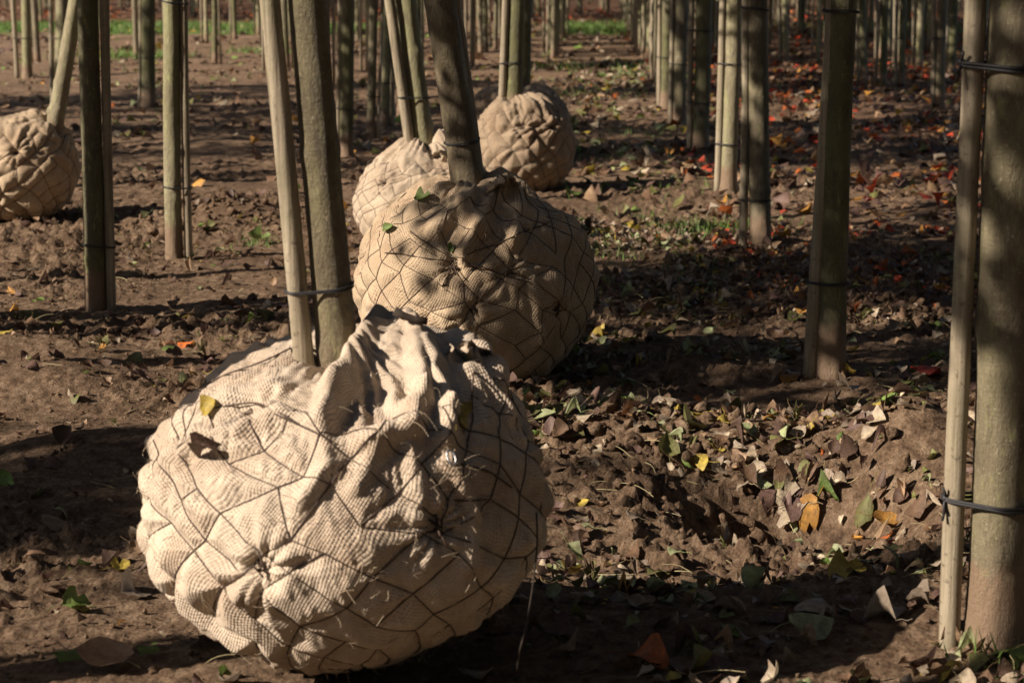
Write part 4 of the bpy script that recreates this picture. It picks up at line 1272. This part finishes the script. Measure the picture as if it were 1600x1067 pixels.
c3 = centre(668, 388)
root3, ball3 = balled_tree(
    'tree with a bright cream sack ball half hidden behind the brown shaded ball',
    dict(D=0.58, H=0.47, mat=M_burlap3, depth=c3, zbase=-0.12, res=(240, 160), nth=18, bulge=0.009, collar=0.05, knots=((F - 0.6, 0.5),),
         bumps=((0.06, -0.05, 0.04, 0.05, 0.05, 0.0), (-0.12, -0.05, 0.015, 0.05, 0.05, 0.0))),
    (664, 236, 637, 33, -0.02), (641, 232, 610, 17, -0.06), (152,), M_bark_pale, 103, 0.4, big=True)
ball3.fibres(120, 0.02, 8)

c4 = centre(818, 322)
root4, ball4 = balled_tree(
    'dark trunk and pole in a lumpy brown root ball, right behind the brown ball',
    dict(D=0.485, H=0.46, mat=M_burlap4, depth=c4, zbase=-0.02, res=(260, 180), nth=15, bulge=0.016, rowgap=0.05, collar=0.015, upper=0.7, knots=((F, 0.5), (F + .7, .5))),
    (803, 150, 806, 26, 0.0), (785, 150, 792, 13, -0.02), (98,), M_bark_green, 104, 0.4, big=False)

c5 = centre(806, 272)
root5, ball5 = balled_tree(
    'farthest balled tree, its dull sack just showing over the lumpy brown one',
    dict(D=0.62, H=0.40, mat=M_burlap4, depth=c5, zbase=0.0, res=(200, 140), nth=15, bulge=0.014, collar=0.01, upper=0.7),
    (818, 130, 822, 20, 0.03), None, (), M_bark_green, 105, 0.4, big=False)

c6 = centre(45, 366)
root6, ball6 = balled_tree(
    'leaning balled tree at the left edge with a half-shaded netted burlap ball',
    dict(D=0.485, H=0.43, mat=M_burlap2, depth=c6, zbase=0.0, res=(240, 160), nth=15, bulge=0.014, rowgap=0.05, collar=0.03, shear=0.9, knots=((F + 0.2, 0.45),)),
    (86, 192, 119, 25, 0.0), None, (), M_bark_pale, 106, 0.4, big=True)

# hanging string, ring and other bits of the nearest ball
def poly_world(pts, r, name, mat, root, sides=6):
    P = np.array(pts, float) - np.array(root.location)
    # smooth resample
    t = np.linspace(0, len(P) - 1, (len(P) - 1) * 8 + 1); k = np.arange(len(P))
    Q = np.stack([np.interp(t, k, P[:, i]) for i in range(3)], 1)
    for _ in range(6): Q[1:-1] = (Q[:-2] + Q[1:-1] * 2 + Q[2:]) / 4
    V, F4, F3 = tube(Q, r, sides)
    return link(name, mesh_from(name, V, F4, F3, [mat]), root)
h0, n0, _ = ball1.hit(836, 800)
pts = [h0 + n0 * 0.004]
Yc = h0[1]
for (px, py, dy) in ((840, 850, -0.05), (832, 920, -0.12), (822, 980, -0.2), (812, 1015, -0.28)):
    pts.append(at_depth(px, py, Yc + dy))
pts.append(at_ground(806, 1062, float(macro(*at_ground(806, 1062)[:2])) + 0.01))
poly_world(pts, 0.0013, 'loose_string', M_stick, root1)
h0, n0, _ = ball1.hit(697, 720)
a = np.linspace(0, 2 * PI, 25)
e1 = np.cross(n0, (0.0, 0, 1.0)); e1 /= np.linalg.norm(e1); e2 = np.cross(n0, e1)
ring = h0 + n0 * 0.012 + 0.006 * np.cos(a)[:, None] * e1 + 0.011 * np.sin(a)[:, None] * e2
V, F4, F3 = tube(ring - np.array(root1.location), 0.0016, 6, False)
link('metal_ring', mesh_from('metal_ring', V, F4, None, [M_metal]), root1)
# tension wires stretched over the folds near the top
for (a_, b_, c_) in (((740, 520), (738, 580), (735, 640)), ((330, 640), (400, 628), (470, 668)), ((400, 632), (455, 662), (520, 690)), ((310, 600), (400, 570), (455, 545)), ((695, 720), (765, 735), (800, 760))):
    P = []
    for p_ in (a_, ((a_[0] + b_[0]) / 2, (a_[1] + b_[1]) / 2), b_, ((c_[0] + b_[0]) / 2, (c_[1] + b_[1]) / 2), c_):
        h_, n_, _ = ball1.hit(*p_); P.append(h_ + n_ * 0.003)
    poly_world(P, 0.0014, 'tension_wire', M_wire, root1)
for (a_, b_) in (((640, 360), (712, 408)), ((712, 408), (800, 370)), ((800, 370), (860, 345)), ((712, 408), (600, 395)), ((712, 408), (690, 450)), ((712, 408), (830, 440))):
    P = []
    for f in np.linspace(0, 1, 6):
        h_, n_, _ = ball2.hit(a_[0] + (b_[0] - a_[0]) * f, a_[1] + (b_[1] - a_[1]) * f); P.append(h_ + n_ * 0.003)
    poly_world(P, 0.0015, 'tension_wire', M_wire, root2)

# crumpled cloth ends standing up from the sacks
def cloth_end(ball, px, py, size, seed, mat, up=0.6):
    q = np.random.default_rng(seed)
    h_, n_, _ = ball.hit(px, py)
    n = 46
    u, v = np.meshgrid(np.linspace(-1, 1, n), np.linspace(0, 1, n))
    zz = v * size * up * (1.1 - 0.35 * u * u)
    wv = 0.30 * size * np.sin(u * 7 + seed + 2 * perlin(u * 1.5, v * 1.5, seed)) * (0.35 + 0.65 * v)
    X = u * size * (0.8 - 0.35 * v) + 0.12 * size * perlin(u * 3, v * 3, seed + 3.3)
    Y = wv + 0.16 * size * perlin(u * 4 + 7, v * 4, seed) - 0.25 * size * v * v
    Z = zz - 0.25 * size + 0.14 * size * perlin(u * 3, v * 3, seed + 8.8) - 0.45 * size * np.clip(v - 0.6, 0, 1) ** 1.0
    V = np.stack([X, Y, Z], -1).reshape(-1, 3)
    i = np.arange(n - 1)[:, None] * n; j = np.arange(n - 1)[None, :]
    F_ = np.stack([i + j, i + j + 1, i + n + j + 1, i + n + j], -1).reshape(-1, 4)
    me = mesh_from('cloth_end', V, F_, None, [mat], True, uv=np.stack([u * size, v * size], -1).reshape(-1, 2))
    o = link('cloth_end', me, ball.root, h_ - np.array(ball.root.location))
    o.rotation_euler = (q.uniform(-.3, .3), q.uniform(-.3, .3), q.uniform(-.6, .6))
    return o
cloth_end(ball1, 725, 560, 0.075, 3, M_burlap1, 0.7)
cloth_end(ball2, 785, 290, 0.065, 4, M_burlap2, 0.9)
cloth_end(ball3, 690, 250, 0.07, 12, M_burlap3, 0.9)

# ---------------------------------------------------------------- single leaves one can point at
leaf_mats = {}
def single_leaf(px, py, size, color, label, kind='heart', seed=0, yaw=0.0, tilt=(0.0, 0.0), ball=None, lift=0.25):
    g = leaf_geo(kind, 200 + seed)
    V = g[0] * size
    if color not in leaf_mats: leaf_mats[color] = leaf_material(color + '_leaf', False, PAL[color])
    me = mesh_from('single_leaf', V, g[1], None, [leaf_mats[color]], True)
    if ball is not None:
        p, n_, _ = ball.hit(px, py); q_ = Vector(n_).to_track_quat('Z', 'Y'); loc = p + n_ * 0.006
        o = link('fallen_leaf', me, None, loc)
        o.rotation_euler = (q_.to_matrix() @ Matrix.Rotation(yaw, 3, 'Z') @ Matrix.Rotation(tilt[0], 3, 'X')).to_euler()
    else:
        z = 0.0
        for _ in range(3):
            p = at_ground(px, py, z); z = float(height(p[0], p[1]))
        o = link('fallen_leaf', me, None, (p[0], p[1], z + size * lift))
        o.rotation_euler = (tilt[0], tilt[1], yaw)
    o['label'] = label; o['category'] = 'leaf'; o['group'] = 'fallen autumn leaves'
    return o
LV = [
    (1446, 584, 0.085, 'red', 'bright red leaf on the soil between the dark tree and the right pale stake', 'heart', 1, 2.6, (0.5, 0.1), None),
    (1422, 397, 0.075, 'orange', 'orange leaf lying in half shade above the clod heap at right', 'oval', 2, 0.2, (0.2, 0.1), None),
    (1447, 315, 0.075, 'red', 'red leaf on the sunlit litter left of the right pale stake', 'heart', 3, 0.4, (0.5, 0.2), None),
    (1360, 228, 0.09, 'orange', 'dim orange leaf in the shade right of the dark tree', 'heart', 4, 1.0, (0.4, 0.2), None),
    (1253, 237, 0.1, 'orange', 'salmon-orange leaf in the litter left of the dark tree', 'oval', 5, 0.2, (0.2, 0.2), None),
    (1356, 315, 0.05, 'red', 'small red leaf at right of the dark tree', 'heart', 6, 0.0, (0.5, 0.2), None),
    (1275, 958, 0.085, 'pale', 'large cream-yellow leaf lying flat on the soil, lower right', 'oval', 7, 0.3, (0.1, 0.1), None),
    (1322, 905, 0.075, 'yellow', 'curled yellow leaf at the edge of the deep shade, lower right', 'lobed', 8, 0.2, (0.5, -0.3), None),
    (1398, 878, 0.06, 'palegreen', 'upright pale green leaf standing beside the curled yellow leaf', 'heart', 9, 1.4, (0.9, 0.3), None),
    (1262, 1003, 0.085, 'palegreen', 'long pale green leaf on bare soil below the cream one', 'oval', 10, 0.5, (0.4, 0.1), None),
    (1378, 970, 0.065, 'grey', 'folded grey-brown leaf propped on the soil near the right stake', 'heart', 11, 2.4, (0.8, 0.2), None),
    (1012, 1040, 0.085, 'orange', 'tawny orange leaf at the bottom edge below the shadow', 'oval', 12, -0.8, (0.3, 0.0), None),
    (975, 605, 0.06, 'palegreen', 'rounded pale green leaf lit at the edge of the second ball shadow', 'heart', 13, 2.9, (0.8, 0.2), None),
    (1078, 668, 0.07, 'olive', 'green and brown leaf tilted on the sunlit litter in the middle', 'heart', 14, 1.2, (0.7, 0.3), None),
    (1225, 548, 0.055, 'yellow', 'small yellow leaf on the sunlit bank left of the dark tree foot', 'heart', 15, 0.4, (0.6, 0.1), None),
    (1230, 600, 0.06, 'amber', 'amber leaf curled in front of the dark tree foot', 'lobed', 16, 0.4, (0.6, 0.1), None),
    (1322, 612, 0.085, 'grey', 'crinkled grey-green leaf on the bank in front of the dark tree', 'lobed', 17, 1.9, (0.6, 0.1), None),
    (1385, 820, 0.07, 'amber', 'dull amber leaf in the deep shade left of the right stake', 'oval', 18, 0.1, (0.4, 0.1), None),
    (120, 955, 0.055, 'green', 'green leaf on the dark soil at lower left', 'lobed', 19, 0.8, (0.5, 0.2), None),
    (112, 1030, 0.055, 'green', 'green leaf with a yellow rim at the bottom left', 'heart', 20, 0.7, (0.3, 0.2), None),
    (95, 803, 0.045, 'palegreen', 'small pale green leaf above the pink-brown leaves at left', 'lobed', 21, 1.7, (0.4, 0.2), None),
    (88, 830, 0.07, 'tan', 'pinkish brown leaf on the soil left of the nearest root ball', 'oval', 22, 1.1, (0.5, 0.2), None),
    (207, 930, 0.065, 'grey', 'grey crumpled leaf standing up left of the nearest root ball', 'heart', 23, 1.5, (0.9, 0.2), None),
    (232, 1020, 0.035, 'green', 'tiny green leaf at the lower left of the nearest root ball', 'oval', 24, 0.1, (0.4, 0.2), None),
    (435, 1030, 0.06, 'yellow', 'yellow-green leaf wedged under the nearest root ball', 'oval', 25, 1.2, (0.7, 0.4), None),
    (165, 1045, 0.09, 'tan', 'long reddish brown leaf at the bottom left edge', 'oval', 26, 0.1, (0.3, 0.1), None),
    (405, 383, 0.09, 'green', 'fresh green leaf on the sunlit soil between the two left pairs and the near ball', 'lobed', 27, 0.2, (0.3, 0.1), None),
    (268, 550, 0.06, 'green', 'dark green leaf on the shaded soil behind the nearest root ball', 'lobed', 28, 0.6, (0.3, 0.1), None),
    (45, 495, 0.07, 'olive', 'brown-green leaf beside the dark green trunk at left', 'heart', 29, 0.6, (0.5, 0.1), None),
    (415, 490, 0.085, 'olive', 'upright olive leaf behind the nearest root ball, left of its stake', 'heart', 30, 1.4, (1.0, 0.1), None),
    (1590, 1035, 0.07, 'green', 'yellow-green leaf in the bottom right corner by the trunk foot', 'heart', 31, 0.8, (0.5, 0.1), None),
    (1560, 925, 0.05, 'plum', 'dark purplish leaf against the foot of the right edge trunk', 'heart', 41, 0.8, (0.5, 0.1), None),
    (330, 637, 0.03, 'yellow', 'small yellow leaf on top of the nearest root ball, left of the stake', 'heart', 32, 0.6, (0.6, 0), ball1),
    (722, 652, 0.05, 'yellow', 'yellow and brown leaf on the right shoulder of the nearest root ball', 'lobed', 33, 0.6, (0.1, 0), ball1),
    (332, 706, 0.055, 'umber', 'dark red-brown leaf lying in a fold of the nearest root ball', 'folded', 34, 0.5, (-0.2, 0), ball1),
    (610, 356, 0.035, 'green', 'green leaf on the upper left of the brown shaded root ball', 'heart', 35, 0.6, (0.2, 0), ball2),
    (661, 309, 0.045, 'green', 'dark green pair-shaped leaf on the brown ball left of its trunk', 'lobed', 36, 0.6, (0.2, 0), ball2),
    (701, 387, 0.028, 'green', 'tiny green leaf above the wire knot of the brown ball', 'oval', 37, 1.6, (0.2, 0), ball2),
    (742, 562, 0.035, 'yellow', 'yellow-green leaf at the foot of the brown ball by the nearest ball', 'oval', 38, 0.6, (0.4, 0), ball2),
]
for a in LV: single_leaf(a[0], a[1], a[2], a[3], a[4], a[5], a[6], a[7], a[8], a[9])

# dark broken root lying on the nearest sack, behind its folds
h_, n_, _ = ball1.hit(640, 502)
P = [h_ + np.array([-0.022, -0.01, 0.02]), h_ + np.array([-0.008, -0.01, 0.012]), h_ + np.array([0.01, -0.01, 0.007]), h_ + np.array([0.026, -0.012, 0.005])]
V, F4, F3 = tube(np.array(P) - P[0], np.array([0.007, 0.006, 0.005, 0.006]), 9)
o = link('broken_root', mesh_from('broken_root', V, F4, F3, [M_stick]), None, P[0])
o['label'] = 'short dark piece of root lying on top of the nearest burlap ball'; o['category'] = 'root'

build_litter(BALLS)
build_clods(BALLS)
build_stems()
build_grass()
_seen = {}
for _m in bpy.data.meshes: _seen[_m.name] = len(_m.loops) - 2 * len(_m.polygons)
print('TRIS', sum(_seen.values()), sorted(_seen.items(), key=lambda t: -t[1])[:12])
